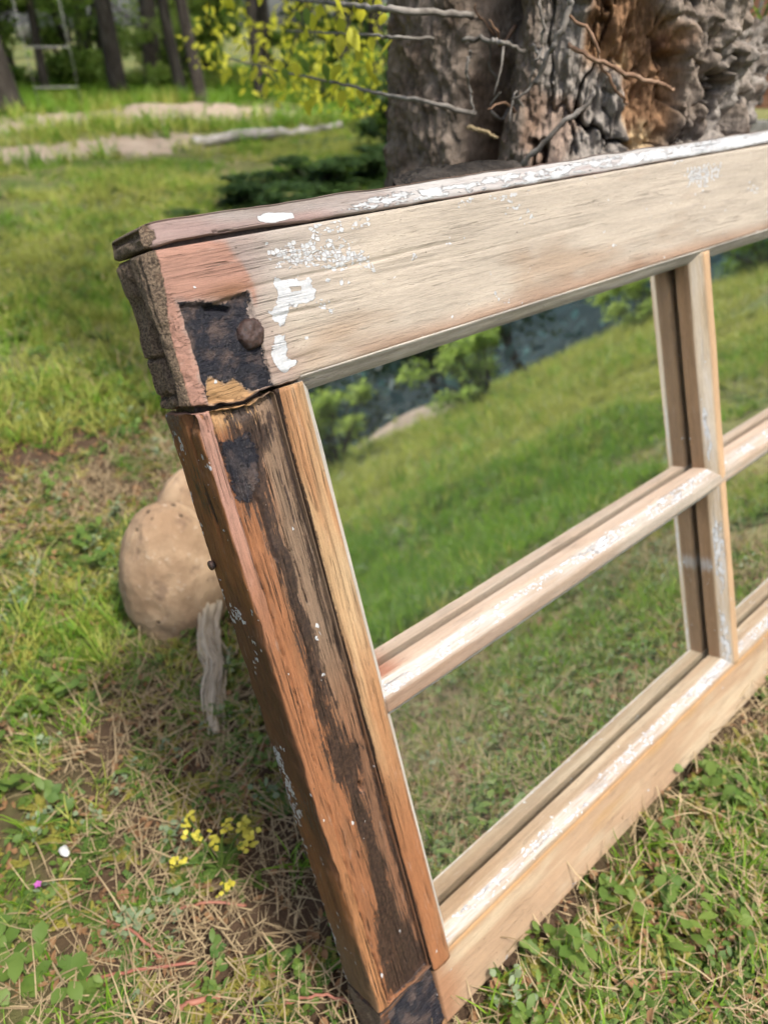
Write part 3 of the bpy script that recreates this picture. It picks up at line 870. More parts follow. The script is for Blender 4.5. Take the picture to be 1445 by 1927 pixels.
def T_(c, n_): return np.tile(c, (n_, 1))


HV = -4.37; VU = 7.58
build_rail(); build_strip(); build_stile()


def mt(P, s):
    c = P[:, 1] - HV; n1 = fbm(P, (.9, 9, 9), 4, 5.)
    t = mixc(T_(PALE * .85, len(P)), T_(TAN, len(P)), sstep(.3, .7, n1))
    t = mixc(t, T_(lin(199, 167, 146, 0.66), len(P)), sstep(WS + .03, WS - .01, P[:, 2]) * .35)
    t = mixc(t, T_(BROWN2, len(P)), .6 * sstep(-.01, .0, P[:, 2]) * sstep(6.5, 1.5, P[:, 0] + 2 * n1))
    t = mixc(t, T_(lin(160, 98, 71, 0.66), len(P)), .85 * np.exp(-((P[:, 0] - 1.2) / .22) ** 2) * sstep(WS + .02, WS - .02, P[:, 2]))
    return t


def me_(P, s):
    n1 = fbm(P, (1.3, 7, 7), 4, 15.)
    up = sstep(.07, .09, P[:, 1] - HV) * sstep(WS - .005, WS + .02, P[:, 2])
    dn = sstep(-.07, -.09, P[:, 1] - HV)
    return {'wash': up * (.35 + .45 * n1 + .2 * sstep(4, 1.2, P[:, 0])) + .75 * dn, 'chips': up * .45 * sstep(.35, .6, n1 + .1), 'paint': up * .50 * sstep(.46, .60, n1) + .5 * dn, 'dark': up * .40 * np.exp(-((P[:, 0] - 1.35) / .3) ** 2)}


aH = np.concatenate([np.arange(1.0, 10.4, .05), np.arange(10.4, 14.2, .3)])
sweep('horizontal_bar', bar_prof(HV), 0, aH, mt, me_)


def vt(P, s):
    n1 = fbm(P, (9, .9, 9), 4, 7.)
    t = mixc(T_(lin(186, 166, 135, 0.63), len(P)), T_(lin(203, 190, 170, 0.66), len(P)), sstep(.3, .7, n1))
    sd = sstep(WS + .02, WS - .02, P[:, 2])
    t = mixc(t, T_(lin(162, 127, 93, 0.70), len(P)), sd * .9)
    t = mixc(t, T_(lin(199, 166, 129, 0.66), len(P)), sstep(-.012, .0, P[:, 2]))
    return t


def ve_(P, s):
    n1 = fbm(P, (7, 1.1, 7), 4, 12.)
    sl = sstep(WS - .005, WS + .02, P[:, 2]) * sstep(-.008, -.03, P[:, 2])
    sp = np.exp(-((P[:, 1] + 5.75) / .16) ** 2) * sstep(WS + .01, WS - .03, P[:, 2])
    return {'wash': sl * (.15 + .7 * n1) + .8 * sp, 'paint': sl * .52 * sstep(.48, .6, n1) + .3 * sp}


aV = np.arange(-7.52, -1.15, .05)
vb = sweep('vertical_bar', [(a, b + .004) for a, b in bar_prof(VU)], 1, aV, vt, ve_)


# moulding under the top rail, above the bottom rail and beside the stiles
def topm_t(P, s):
    n1 = fbm(P, (1.2, 12, 12), 4, 17.)
    return mixc(T_(lin(167, 160, 150, 0.63), len(P)), T_(lin(194, 186, 173, 0.66), len(P)), sstep(.35, .65, n1))


sweep('rail_moulding', dens([(-1.136 - a, b - .004) for a, b in OV] + [(-1.136 - .146, WG)], .025) + [(-1.2, WG - .02), (-1.128, WG - .02), (-1.128, -.02)][::1], 0,
      np.concatenate([np.arange(.985, 10.4, .05), np.arange(10.4, 14.2, .3)]), topm_t,
      lambda P, s: {'wash': .25 + .35 * fbm(P, (1, 8, 8), 3, 2.), 'dark': .45 * sstep(1.35, 1.0, P[:, 0]) })
RB = -7.51


def botm_t(P, s):
    n1 = fbm(P, (1.0, 10, 10), 4, 27.)
    t = mixc(T_(lin(194, 168, 138, .46), len(P)), T_(lin(204, 184, 156, .48), len(P)), sstep(.35, .65, n1))
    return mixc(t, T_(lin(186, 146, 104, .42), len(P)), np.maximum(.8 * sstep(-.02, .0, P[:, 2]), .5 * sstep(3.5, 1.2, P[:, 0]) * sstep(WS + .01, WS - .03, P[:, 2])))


def botm_e(P, s):
    n1 = fbm(P, (1.2, 7, 7), 4, 19.)
    sl = sstep(WS - .01, WS + .015, P[:, 2]) * sstep(-.02, -.04, P[:, 2])
    return {'wash': sl * (.45 + .5 * n1), 'paint': sl * .52 * sstep(.36, .56, n1), 'chips': sl * .3, 'dark': .5 * sstep(1.15, 1.0, P[:, 0]) * sl}


pr = dens([(RB - .004 + a, b - .004) for a, b in OV] + [(RB + .142, WG)], .02)
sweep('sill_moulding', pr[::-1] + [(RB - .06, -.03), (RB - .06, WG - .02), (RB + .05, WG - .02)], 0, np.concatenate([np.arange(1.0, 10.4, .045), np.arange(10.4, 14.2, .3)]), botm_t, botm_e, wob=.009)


def stm_t(P, s):
    n1 = fbm(P, (9, .7, 9), 4, 31.); n2 = fbm(P, (2, .5, 2), 3, 36.)
    t = mixc(T_(lin(170, 124, 85, 0.65), len(P)), T_(lin(194, 159, 118, 0.65), len(P)), sstep(.35, .65, n1))
    t = mixc(t, T_(lin(200, 176, 139, 0.65), len(P)), .7 * sstep(.5, .65, n2) * sstep(-4.5, -2.5, P[:, 1]))
    t = mixc(t, T_(lin(163, 107, 69, 0.65), len(P)), .8 * sstep(-4.6, -6.2, P[:, 1]))
    return mixc(t, T_(lin(213, 205, 189, 0.66), len(P)), sstep(.985, 1.01, P[:, 0]) * .9)


def stm_e(P, s):
    return {'dark': .85 * sstep(.765, .735, P[:, 0]) + .35 * sstep(-1.35, -1.18, P[:, 1]) * fbm(P, (9, 2, 9), 3, 1.), 'wash': .6 * sstep(.99, 1.01, P[:, 0]), 'age': np.full(len(P), .45)}


bead = [(.735, -.30), (.735, -.045), (.745, -.012), (.765, .006), (.80, .014), (.86, .017), (.92, .015), (.965, .010), (.99, .0), (1.0, -.012), (1.004, -.03)]
bead += [(1.004 + a * .9, b - .03) for a, b in OV[2:]] + [(1.13, WG)]
sweep('stile_moulding', dens(bead, .02) + [(1.0, WG - .02), (.80, WG - .02)], 1, np.arange(-7.62, -1.178, .035), stm_t, stm_e, wob=.008)
# far stile with its moulding, beyond the right of the picture
P, N, Q = dense_box(boxaxis(14.17, UMAX, .03, [(99, .1)]), boxaxis(-7.53, -1.145, .03, [(9, .12)]), boxaxis(TH, -.002, .03, [(9, .1)]), .03)
wood_part('far_stile', sash, P, Q, 1, mixc(T_(TAN, len(P)), T_(BROWN2, len(P)), fbm(P, (3, .6, 1), 3)))


def build_bottom():
    au = boxaxis(0, UMAX, .03, [(1.4, .015), (10.2, .06), (UMAX, .5)])
    av = boxaxis(-8.42, -7.515, .035, [(0, .02)])
    aw = boxaxis(TH, -.003, .03, [(0, .05)])
    P, N, Q = dense_box(au, av, aw, .03)
    P0 = P.copy(); u, v, w = P0.T
    front = sstep(.5, .9, N[:, 2]); left = sstep(.5, .9, -N[:, 0])
    k = sstep(-7.8, -7.515, v)
    P[:, 1] += k * sstep(1.0, .7, u) * (-.035 + (fbm(P0, (8, 3, 4), 3, 5.) - .5) * .05)
    e = .745 + (fbm(P0, (.1, 3, .1), 3, 77.) - .5) * .02
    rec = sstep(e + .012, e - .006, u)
    n1 = fbm(P0, (.8, 3, 1), 4, 61.)
    dz = -.05 * rec + (fbm(P0, (.7, 2, 1), 2, 4.) - .5) * .02 + (fbm(P0, (1.0, 26, 1), 2, 6.) - .5) * .003
    dz += rec * (fbm(P0, (7, 7, 7), 4, 3.) - .5) * .05
    P[:, 2] += front * dz
    P[:, 0] += left * (fbm(P0, (6, 6, 6), 3, 2.) - .5) * .06
    t = mixc(T_(lin(191, 161, 130, 0.65), len(P)), T_(lin(204, 183, 153, 0.66), len(P)), sstep(.35, .65, n1))
    t = mixc(t, T_(lin(189, 151, 97, 0.65), len(P)), .7 * sstep(.5, .68, fbm(P0, (.5, 1.5, 1), 3, 88.)) * sstep(-8.1, -7.6, v))
    t = mixc(t, T_(lin(197, 154, 104, 0.65), len(P)), .8 * sstep(-7.62, -7.54, v))
    t = mixc(t, T_(lin(167, 120, 87, 0.65), len(P)), .8 * sstep(1.15, .76, u + .3 * (n1 - .5)))
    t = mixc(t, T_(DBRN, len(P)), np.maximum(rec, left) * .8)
    strip0 = sstep(.13, .10, u) * sstep(-8.0, -7.7, v)
    t = mixc(t, T_(ORNG, len(P)), strip0 * front)
    p2 = np.stack([u, v], 1)
    tar = rec * front * (1 - .85 * np.clip(strip0, 0, 1)) * sstep(-.02, .05, poly_sd(p2, [(.05, -7.60), (.66, -7.56), (.76, -7.5), (.76, -8.6), (.0, -8.6)]))
    pc = .56 * field(p2, [(3.178, -8.309), (3.276, -8.369), (2.983, -8.43), (2.946, -8.372)], .05)
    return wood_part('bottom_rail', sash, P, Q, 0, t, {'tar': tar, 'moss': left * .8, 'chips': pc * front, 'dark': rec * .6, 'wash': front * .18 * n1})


build_bottom()
for nm, a, b, c in (('gap_filler', (.09, UMAX - .1), (-.08, .09), (TH + .06, -.07)), ('tenon', (.07, .66), (-1.62, -.85), (TH + .08, -.13))):  # the first is a dark filler added behind the gap under the strip
    P, N, Q = dense_box(boxaxis(*a, .02, [(99, .4)]), boxaxis(*b, .02, [(99, .2)]), boxaxis(*c, .02, [(99, .2)]), .02)
    wood_part(nm, sash, P, Q, 0, T_(DBRN * .6, len(P)), {'dark': np.full(len(P), .7)})
# mirror panes, one in each opening, lying in the rebates behind the bars
for (u0, u1) in ((.95, VU - .03), (VU + .03, 14.25)):
    for (v0, v1) in ((HV + .03, -1.19), (RB + .06, HV - .03)):
        b = np.array([(x, y + BOT, z) for z in (WM, WM - .05) for x, y in ((u0, v0), (u1, v0), (u1, v1), (u0, v1))]) * S
        me = mesh_np('mirror_pane', b, [(0, 1, 2, 3), (7, 6, 5, 4), (0, 4, 5, 1), (1, 5, 6, 2), (2, 6, 7, 3), (3, 7, 4, 0)], [M_MIRROR], False)
        # material uses object space; stretch that space to frame units
        o = obj('mirror_pane', me, sash)
bk = np.array([(x, y + BOT, z) for z in (WM - .07, TH + .03) for x, y in ((.75, -7.5), (14.3, -7.5), (14.3, -1.15), (.75, -1.15))]) * S
obj('backing_board', mesh_np('backing_board', bk, [(0, 1, 2, 3), (7, 6, 5, 4), (0, 4, 5, 1), (1, 5, 6, 2), (2, 6, 7, 3), (3, 7, 4, 0)], [M_BACK], False), sash)
# rivet
th = np.linspace(0, 2 * PI, 28, endpoint=False); rv = [(.116, -.06), (.117, -.012), (.110, .018), (.094, .036), (.070, .046), (.042, .050), (.015, .050)]
Vr = np.array([(.662 + r * math.cos(a), -.714 + r * math.sin(a), z - .02) for r, z in rv for a in th])
Vr = Vr + (fbm(Vr, (22, 22, 22), 3, 2.)[:, None] - .5) * .034
Fr = [(i * 28 + j, i * 28 + (j + 1) % 28, (i + 1) * 28 + (j + 1) % 28, (i + 1) * 28 + j) for i in range(len(rv) - 1) for j in range(28)] + [tuple(range((len(rv) - 1) * 28, len(rv) * 28))]
obj('rivet_head', mesh_np('rivet_head', (Vr + np.array([0, BOT, 0])) * S, Fr, [M_IRON]), sash)
# small rusty nail head on the shaded side of the stile
nv, nf = tube([(-.0, -2.5, -.52), (-.035, -2.5, -.52), (-.05, -2.5, -.52), (-.055, -2.5, -.52)], [.03, .045, .04, .01], 9)
obj('nail_head', mesh_np('nail_head', (nv + np.array([0, BOT, 0])) * S, nf, [M_IRON]), sash)


# ------------------------------------------------------------------ the old tree the sash leans on
TC = np.array([.55, .372]); CAMDIR = math.atan2(CAM_POS[1] - TC[1], CAM_POS[0] - TC[0])
tree = empty('old_tree', (TC[0], TC[1], 0), 'gnarled old tree with split grey bark standing behind the leaning sash', 'tree')


def tree_local(p):
    p = np.array(p, float); p[..., 0] -= TC[0]; p[..., 1] -= TC[1]; return p


def build_trunk():
    # th = 0 faces the camera side; positive runs to the right of the picture
    thf = np.linspace(-1.9, 1.9, 620); thb = np.linspace(1.9, 2 * PI - 1.9, 60)[1:-1]
    th = np.concatenate([thf, thb])
    zz = np.concatenate([np.linspace(-.06, .38, 24), np.linspace(.385, .70, 330), np.linspace(.72, 2.3, 34)])
    T, Z = np.meshgrid(th, zz, indexing='ij')
    sx = np.sin(T) * np.where(np.cos(T) > 0, 1, 10)          # across the visible face, -1 left to 1 right
    base = .150 + .05 * np.exp(-Z / .10) - .035 * sstep(.8, 2.3, Z)
    P3 = np.stack([np.cos(T) * .15 * 1, np.sin(T) * .15, Z], -1).reshape(-1, 3)
    sh = T.shape
    def nz(s_, o, oc=4): return fbm(P3, s_, oc, o).reshape(sh) - .5
    Tw = T + nz((6, 6, 9), 3.) * .25
    stem = np.exp(-((T + 1.12) / .42) ** 2)
    cav = np.exp(-((Tw + .46) / .115) ** 2)
    burl = sstep(-.35, -.1, T) * sstep(1.75, 1.4, T)
    r = base + .020 * stem - .062 * cav * (1 + nz((20, 20, 14), 8.) * 1.2)
    r += burl * (nz((8, 8, 8), 5., 3) * .045)
    # furrowed fibrous bark
    Pw = P3 + np.stack([nz((9, 9, 7), 6.).ravel(), nz((9, 9, 7), 16.).ravel(), nz((9, 9, 7), 26.).ravel() * 2], 1) * .03
    def ridge(fr, o, oc=4): return 1 - np.abs(2 * fbm(Pw, fr, oc, o).reshape(sh) - 1)
    rid = ridge((85, 85, 20), 31.); rid2 = ridge((190, 190, 48), 131., 3); fib = ridge((150, 150, 12), 231., 3)
    r += (rid - .6) * (.006 + .007 * stem) + (rid2 - .6) * .005
    # broken plates with deep jagged cracks
    w1 = np.abs(nz((15, 15, 9), 41., 5)); crack = np.exp(-(w1 / .014) ** 2)
    w2 = np.abs(nz((34, 34, 14), 57., 5)); crack2 = np.exp(-(w2 / .020) ** 2)
    right = sstep(.55, .95, T + nz((9, 9, 9), 77.) * .5)
    r -= burl * (crack * .020 + crack2 * .009)
    r += burl * (nz((22, 22, 14), 63., 4) * .030 + (fib - .6) * .008)
    fl = ridge((48, 48, 22), 91., 5)
    r += right * burl * (fl - .55) * .022
    # knots and stubs
    for a, z0, rr, h in ((.98, .545, .10, .022), (.62, .56, .09, .016), (.30, .535, .07, .012), (1.25, .50, .12, .026), (.05, .60, .10, .015), (.78, .475, .08, .014), (1.1, .60, .1, .02)):
        d = np.hypot(T - a, (Z - z0) / .15) / rr
        h *= .55; r += h * np.exp(-d ** 2) - h * .8 * np.exp(-((d - 1.15) / .22) ** 2) + h * .5 * np.exp(-((d - .35) / .2) ** 2) * nz((40, 40, 40), 4.)
    # torn hollow showing the heartwood
    tear = np.clip(np.exp(-((Tw - .22) / .24) ** 2 - ((Z - .575) / .05) ** 2) + np.exp(-((Tw - .50) / .16) ** 2 - ((Z - .525) / .05) ** 2), 0, 1)
    tear = sstep(.32, .6, tear + nz((22, 22, 14), 14.) * .9)
    r -= tear * (.006 + .016 * (fbm(P3, (40, 40, 9), 4, 19.).reshape(sh)))
    r += nz((95, 95, 60), 2., 4) * .013 + nz((210, 210, 90), 7., 2) * .005
    A = CAMDIR + T * -1.0
    A = CAMDIR + T            # angle grows counter-clockwise seen from above = to the right of the picture
    X = np.cos(A) * r; Y = np.sin(A) * r
    leanx = -.03 * (Z - .5) * 0
    V = np.stack([X + leanx, Y, Z], -1).reshape(-1, 3)
    nt, nzz = sh; ii = np.arange(nt * nzz).reshape(nt, nzz); nx = np.roll(ii, -1, axis=0)
    q = np.stack([ii[:, :-1], nx[:, :-1], nx[:, 1:], ii[:, 1:]], -1).reshape(-1, 4)
    # colours: bark tones, darker in the deep cracks and browner in the cavity
    m = nt * nzz
    n1 = nz((12, 12, 8), 23.).ravel() + .5; n2 = nz((60, 60, 40), 29.).ravel() + .5; n3 = nz((26, 26, 14), 37.).ravel() + .5
    dark = lin(112, 98, 85, .64); mid = lin(144, 131, 118, .64); grey = lin(178, 170, 160, .50); brown = lin(112, 82, 58, .7)
    col = mixc(T_(dark, m), T_(mid, m), sstep(.3, .7, n2))
    col = mixc(col, mixc(T_(mid, m), T_(grey, m), sstep(.35, .62, n3)), (burl.ravel()) * sstep(.12, .38, n1))
    col = mixc(col, T_(brown, m), .45 * np.clip(cav.ravel() * 1.2, 0, 1) * sstep(.3, .6, n3))
    deep = np.clip(crack.ravel() * burl.ravel(), 0, 1)
    col = mixc(col, T_(lin(52, 40, 32, .6), m), .85 * deep)
    tc = mixc(T_(lin(140, 108, 80, .75), m), T_(lin(196, 144, 84, .75), m), sstep(.42, .62, n1))
    tc = mixc(tc, T_(lin(205, 180, 140, .8), m), sstep(.58, .72, n3)); tc = mixc(tc, T_(lin(84, 50, 40, .7), m), sstep(.42, .3, n3) * .8)
    col = mixc(col, tc, tear.ravel())
    orr = sstep(.66, .74, n1) * burl.ravel() * .2
    col = mixc(col, T_(lin(176, 112, 52, .75), m), orr)
    t = NT('old_bark')
    pos = t.n('ShaderNodeTexCoord').outputs['Object']
    a = t.noise(pos, 90, 5, .65); b = t.noise(t.scalev(pos, (1, 1, .5)), 260, 4, .7)
    c = t.n('ShaderNodeVectorMath', {0: t.attr('tint').outputs['Color'], 1: t.mapr(t.math('ADD', t.math('MULTIPLY', a, .5), t.math('MULTIPLY', b, .5)), .3, .7, .55, 1.4)}, operation='MULTIPLY').outputs[0]
    bp = t.n('ShaderNodeBump', {'Height': t.math('ADD', a, t.math('MULTIPLY', b, .5)), 'Distance': .003, 'Strength': .9})
    mt_ = t.surf(t.n('ShaderNodeBsdfPrincipled', {'Base Color': c, 'Roughness': .92, 'Normal': bp, 'Specular IOR Level': .2}).outputs[0])
    return obj('trunk', mesh_np('trunk', V, q[:, ::-1], [mt_], True, {'tint': np.hstack([col, np.ones((m, 1))])}), tree)


trunk = build_trunk()


def twig(name, pts, r0, r1, mat, parent=tree, n=26, label=None, jit=.0012):
    p = tree_local(smooth_path(pts, n)) + (rng.random((n, 3)) - .5) * jit * 2
    rad = np.linspace(r0, r1, n) * (1 + (rng.random(n) - .5) * .3)
    v, f = tube(p, rad * .48, 8)
    o = obj(name, mesh_np(name, v, f, [mat]), parent)
    if label: o['label'] = label
    return o


twig('dead_twig', [(.377, .345, .559), (.38, .329, .561), (.376, .313, .559), (.381, .302, .558), (.392, .294, .552)], .0042, .003, M_TWIG_G)
twig('dead_twig', [(.409, .266, .558), (.412, .249, .550), (.427, .234, .542), (.446, .220, .534), (.460, .213, .532), (.480, .212, .526)], .0032, .0034, M_TWIG_B)
twig('dead_twig', [(.407, .269, .576), (.409, .252, .568), (.414, .245, .558), (.420, .241, .544), (.430, .234, .530), (.448, .231, .517)], .0026, .0024, M_TWIG_B)
twig('bare_root', [(.398, .290, .462), (.396, .287, .474), (.398, .271, .489), (.408, .260, .506), (.419, .250, .516), (.428, .250, .526)], .0052, .0035, M_TWIG_G)
twig('bare_root', [(.412, .270, .600), (.405, .265, .585), (.400, .267, .565), (.398, .275, .551), (.398, .284, .530)], .0060, .0035, M_TWIG_G)
twig('dead_twig', [(.396, .287, .590), (.393, .283, .578), (.397, .281, .562), (.394, .284, .544), (.398, .290, .530)], .0034, .0022, M_TWIG_G)
twig('wood_splinter', [(.374, .334, .4985), (.380, .320, .496), (.384, .307, .492)], .0034, .0026, M_STRAW)
twig('dead_twig', [(.395, .289, .556), (.399, .280, .545), (.394, .287, .528), (.387, .298, .520)], .0030, .0016, M_TWIG_G)
twig('dead_twig', [(.378, .337, .552), (.374, .338, .540), (.381, .338, .525), (.379, .331, .506)], .0030, .0018, M_TWIG_G)
for k in range(10):      # tangle of small dead shoots in the split between the stems
    a = CAMDIR + rng.uniform(-.62, -.26); z = rng.uniform(.48, .60); r0 = .118
    b = np.array([TC[0] + math.cos(a) * r0, TC[1] + math.sin(a) * r0, z])
    pts = [b]
    d = np.array([math.cos(a), math.sin(a), 0]) * rng.uniform(.010, .022)
    for q in range(3):
        pts.append(pts[-1] + d * (1 - .25 * q) + (rng.random(3) - .5) * np.array([.02, .02, .04]))
    twig('dead_twig', pts, rng.uniform(.0018, .004), .0012, M_TWIG_G if k % 3 else M_TWIG_B, n=12)

# the knobbly stub of a lost limb on the right side
def lump(name, c, rad, disp, mat, parent, freq=9., seed=0., n=48, squash=(1, 1, 1), tintcols=None, rough=0.0):
    th = np.linspace(0, 2 * PI, n * 2, endpoint=False); ph = np.linspace(0, PI, n)
    Tt, Pp = np.meshgrid(th, ph, indexing='ij')
    D = np.stack([np.sin(Pp) * np.cos(Tt), np.sin(Pp) * np.sin(Tt), np.cos(Pp)], -1).reshape(-1, 3)
    f = fbm(D, (freq * .12,) * 3, 4, seed + 5.) - .5
    rg = 1 - np.abs(2 * fbm(D, (freq * .35,) * 3, 4, seed + 11.) - 1) - .6
    R_ = 1 + disp * (f * 2 + rg * .6)
    if rough: R_ = R_ + rough * (fbm(D, (6, 6, 6), 5, seed + 71.) - .5) + rough * .5 * (fbm(D, (16, 16, 16), 3, seed + 91.) - .5)
    V = D * R_[:, None] * np.array(rad) * np.array(squash)
    nt, npp = Tt.shape; ii = np.arange(nt * npp).reshape(nt, npp); nx = np.roll(ii, -1, 0)
    q = np.stack([ii[:, :-1], ii[:, 1:], nx[:, 1:], nx[:, :-1]], -1).reshape(-1, 4)
    at = {}
    if tintcols is not None:
        t_ = mixc(T_(tintcols[0], len(V)), T_(tintcols[1], len(V)), sstep(.3, .7, fbm(D, (freq * .4,) * 3, 4, seed + 31.)))
        at = {'tint': np.hstack([t_, np.ones((len(V), 1))])}
    return obj(name, mesh_np(name, V, q, [mat], True, at), parent, c)


MB = trunk.data.materials[0]
BG = (lin(112, 100, 88, .5), lin(176, 168, 158, .5))
lump('branch_stub', tuple(tree_local(np.array([.775, .315, .525]))), (.035, .035, .034), .55, MB, tree, 13, 2., tintcols=BG, rough=.6)
lump('branch_stub', tuple(tree_local(np.array([.715, .300, .500]))), (.045, .04, .05), .5, MB, tree, 15, 9., tintcols=BG, rough=.6)
lump('branch_stub', tuple(tree_local(np.array([.83, .335, .545]))), (.034, .03, .032), .5, MB, tree, 12, 5., tintcols=BG, rough=.6)
lump('branch_stub', tuple(tree_local(np.array([.665, .285, .535]))), (.03, .03, .04), .6, MB, tree, 16, 15., tintcols=BG, rough=.6)
# upper trunk splits into limbs
for (pts, r0, r1) in (([(0, 0, 2.2), (.3, .3, 2.8), (.9, .9, 3.5), (1.4, 1.5, 4.2)], .10, .03), ([(0, 0, 2.15), (.05, .35, 2.7), (.3, 1.0, 3.4), (.5, 1.8, 3.9)], .08, .025), ([(.02, 0, 2.2), (.6, .2, 2.7), (1.4, .8, 3.3), (2.2, 1.5, 3.9)], .08, .02)):
    p = smooth_path(pts, 14); v, f = tube(p, np.linspace(r0, r1, 14), 10)
    obj('limb', mesh_np('limb', v, f, [M_BARK]), tree)


def leaf_cloud(centers, radii, n, size, seed=0, flat=.5, droop=0.0, lw=.5):
    """n leaf-sized kites in clumps around the centres"""
    g = np.random.default_rng(seed)
    centers = np.asarray(centers, float); k = g.integers(0, len(centers), n)
    d = g.normal(size=(n, 3)); d /= np.linalg.norm(d, axis=1)[:, None]
    rr = np.asarray(radii, float)[k] if np.ndim(radii) else np.full(n, radii)
    p = centers[k] + d * (g.random(n) ** .45)[:, None] * rr[:, None] * np.array([1, 1, .75])
    ax_ = g.normal(size=(n, 3)); ax_[:, 2] = ax_[:, 2] * flat - droop; ax_ /= np.linalg.norm(ax_, axis=1)[:, None]
    up = g.normal(size=(n, 3)) * .6 + np.array([0, 0, 1.0])
    sd = np.cross(ax_, up); sd /= np.linalg.norm(sd, axis=1)[:, None] + 1e-9
    nn = np.cross(sd, ax_)
    L = size * g.uniform(.6, 1.4, n)[:, None]
    V = np.stack([p, p + ax_ * L * .45 + sd * L * lw * .5 + nn * L * .08, p + ax_ * L, p + ax_ * L * .45 - sd * L * lw * .5 + nn * L * .08], 1).reshape(-1, 3)
    return V, np.arange(n * 4).reshape(n, 4)


cc = np.array([(.3, .9, 3.6), (-.6, .9, 3.4), (1.1, .7, 3.5), (.4, .5, 4.3), (-.9, 1.2, 4.0), (1.4, 1.0, 4.1), (.1, 1.4, 4.4), (.9, 1.6, 3.9)])
V, F = leaf_cloud(cc + np.array([1.2, 1.0, 0]), .6, 2600, .075, 3)
obj('crown', mesh_np('crown', V, F, [M_FOL_M], False), tree)


# low side branches reaching out to the left, with hanging leaves built one by one
def leaf_mesh(name, L=.026, W=.016, mat=M_FOL_Y):
    t = np.array([0, .15, .4, .7, 1.0]); w = np.array([.08, .75, 1.0, .6, .02])
    V, F = [], []
    for a, b in zip(t, w):
        V += [(-b * W / 2, -a * L, -.10 * W * b), (0, -a * L - 0, .06 * L * math.sin(a * 3)), (b * W / 2, -a * L, -.10 * W * b)]
    for i in range(4):
        for j in range(2):
            F.append((i * 3 + j, i * 3 + j + 1, i * 3 + j + 4, i * 3 + j + 3))
    return mesh_np(name, np.array(V), F, [mat])


LEAFM = [leaf_mesh('leaf', .017, .011), leaf_mesh('leaf', .014, .009), leaf_mesh('leaf', .020, .012), leaf_mesh('leaf', .015, .010, M_FOL_M)]
BRS = [([(.38, .33, .508), (.351, .361, .517), (.372, .439, .519), (.411, .55, .522), (.449, .679, .526), (.499, .847, .532), (.519, .946, .538)], .0042, .002, 44, (.45, 1.0)),
       ([(.40, .36, .577), (.316, .365, .579), (.355, .447, .584), (.403, .57, .592), (.433, .678, .599)], .0055, .003, 6, (.5, 1)),
       ([(.42, .40, .560), (.35, .40, .562), (.43, .572, .566), (.494, .758, .57)], .003, .002, 18, (.4, 1)),
       ([(.46, .42, .60), (.436, .393, .604), (.52, .625, .627), (.578, .897, .632), (.564, 1.051, .612)], .004, .0015, 70, (.45, 1.0)),
       ([(.50, .44, .66), (.50, .60, .68), (.60, .85, .68), (.66, 1.15, .655)], .004, .0015, 60, (.4, 1.0))]
for pts, r0, r1, nl, (t0, t1) in BRS:
    b = twig('branch', pts, r0, r1, M_TWIG_G, n=40, jit=.0009)
    pp = tree_local(smooth_path(pts, 60))
    for k in range(nl):
        p = pp[int(rng.uniform(t0, t1) * 59)] + (rng.random(3) - .5) * np.array([.05, .05, .0]) + np.array([0, 0, rng.uniform(-.02, .03)])
        lf = bpy.data.objects.new('leaf', LEAFM[rng.integers(0, 3) if k % 6 else 3]); COL.objects.link(lf)
        lf.parent = b; lf.location = p
        lf.rotation_euler = (rng.uniform(.7, 1.7), rng.uniform(-.5, .5), rng.uniform(0, 2 * PI))
        s_ = rng.uniform(.7, 1.25); lf.scale = (s_, s_, s_)

# slab of loose bark lying behind the sash top
bp_ = smooth_path([(.205, .236, .481), (.228, .238, .4835), (.271, .240, .4845), (.330, .238, .4825)], 30)
wv = np.interp(np.linspace(0, 1, 30), [0, .2, .8, 1], [.002, .011, .009, .002])
Vb = np.vstack([bp_ + np.stack([np.zeros(30), -wv, np.zeros(30)], 1), bp_ + np.stack([np.zeros(30), wv, .002 + .002 * rng.random(30)], 1),
                bp_ + np.stack([np.zeros(30), -wv, -.004 * np.ones(30)], 1), bp_ + np.stack([np.zeros(30), wv, -.004 * np.ones(30)], 1)])
Fb = []
for i in range(29):
    Fb += [(i, i + 1, 31 + i, 30 + i), (60 + i, 90 + i, 91 + i, 61 + i), (i, 60 + i, 61 + i, i + 1), (30 + i, 31 + i, 91 + i, 90 + i)]
tag(obj('bark_slab', mesh_np('bark_slab', Vb, Fb, [M_BARK])), 'thin dark sliver of bark lying between the sash top and trunk', 'bark')

# ------------------------------------------------------------------ stones, husk and small ground things
def stone(name, c, rad, seed, label, rot=0.0):
    o = lump(name, c, rad, .08, M_STONE, None, 8, seed, 56, rough=.03)
    o.rotation_euler = (0, 0, rot)
    return tag(o, label, 'stone', 'stones behind the sash')


stone('stone', (.118, .508, .046), (.060, .058, .094), 3., 'large rounded tan stone standing just behind the left stile')
stone('stone', (.200, .605, .052), (.050, .045, .060), 8., 'smaller pale stone mostly hidden behind the big tan one')
husk = empty('fibrous_bark_strip', (.10, .40, 0), 'pale frayed strip of fibrous bark lying below the tan stone', 'bark')
sp = smooth_path([(.146, .478, .034), (.128, .452, .030), (.104, .418, .018), (.094, .388, .016), (.066, .345, .010), (.055, .318, .004)], 24) - np.array([.10, .40, 0])
parts = []
for k in range(130):
    i0 = rng.integers(0, 8); i1 = rng.integers(14, 24)
    off = rng.normal(size=3) * np.array([.0036, .0036, .003]); pth = sp[i0:i1] + off * np.linspace(1.2, .6, i1 - i0)[:, None] + np.cumsum(rng.normal(size=(i1 - i0, 3)) * .0013, 0)
    pth[:, 2] = np.maximum(pth[:, 2], .003)
    parts.append(tube(pth, np.linspace(.0011, .0005, i1 - i0) * rng.uniform(.6, 1.6), 4, False))
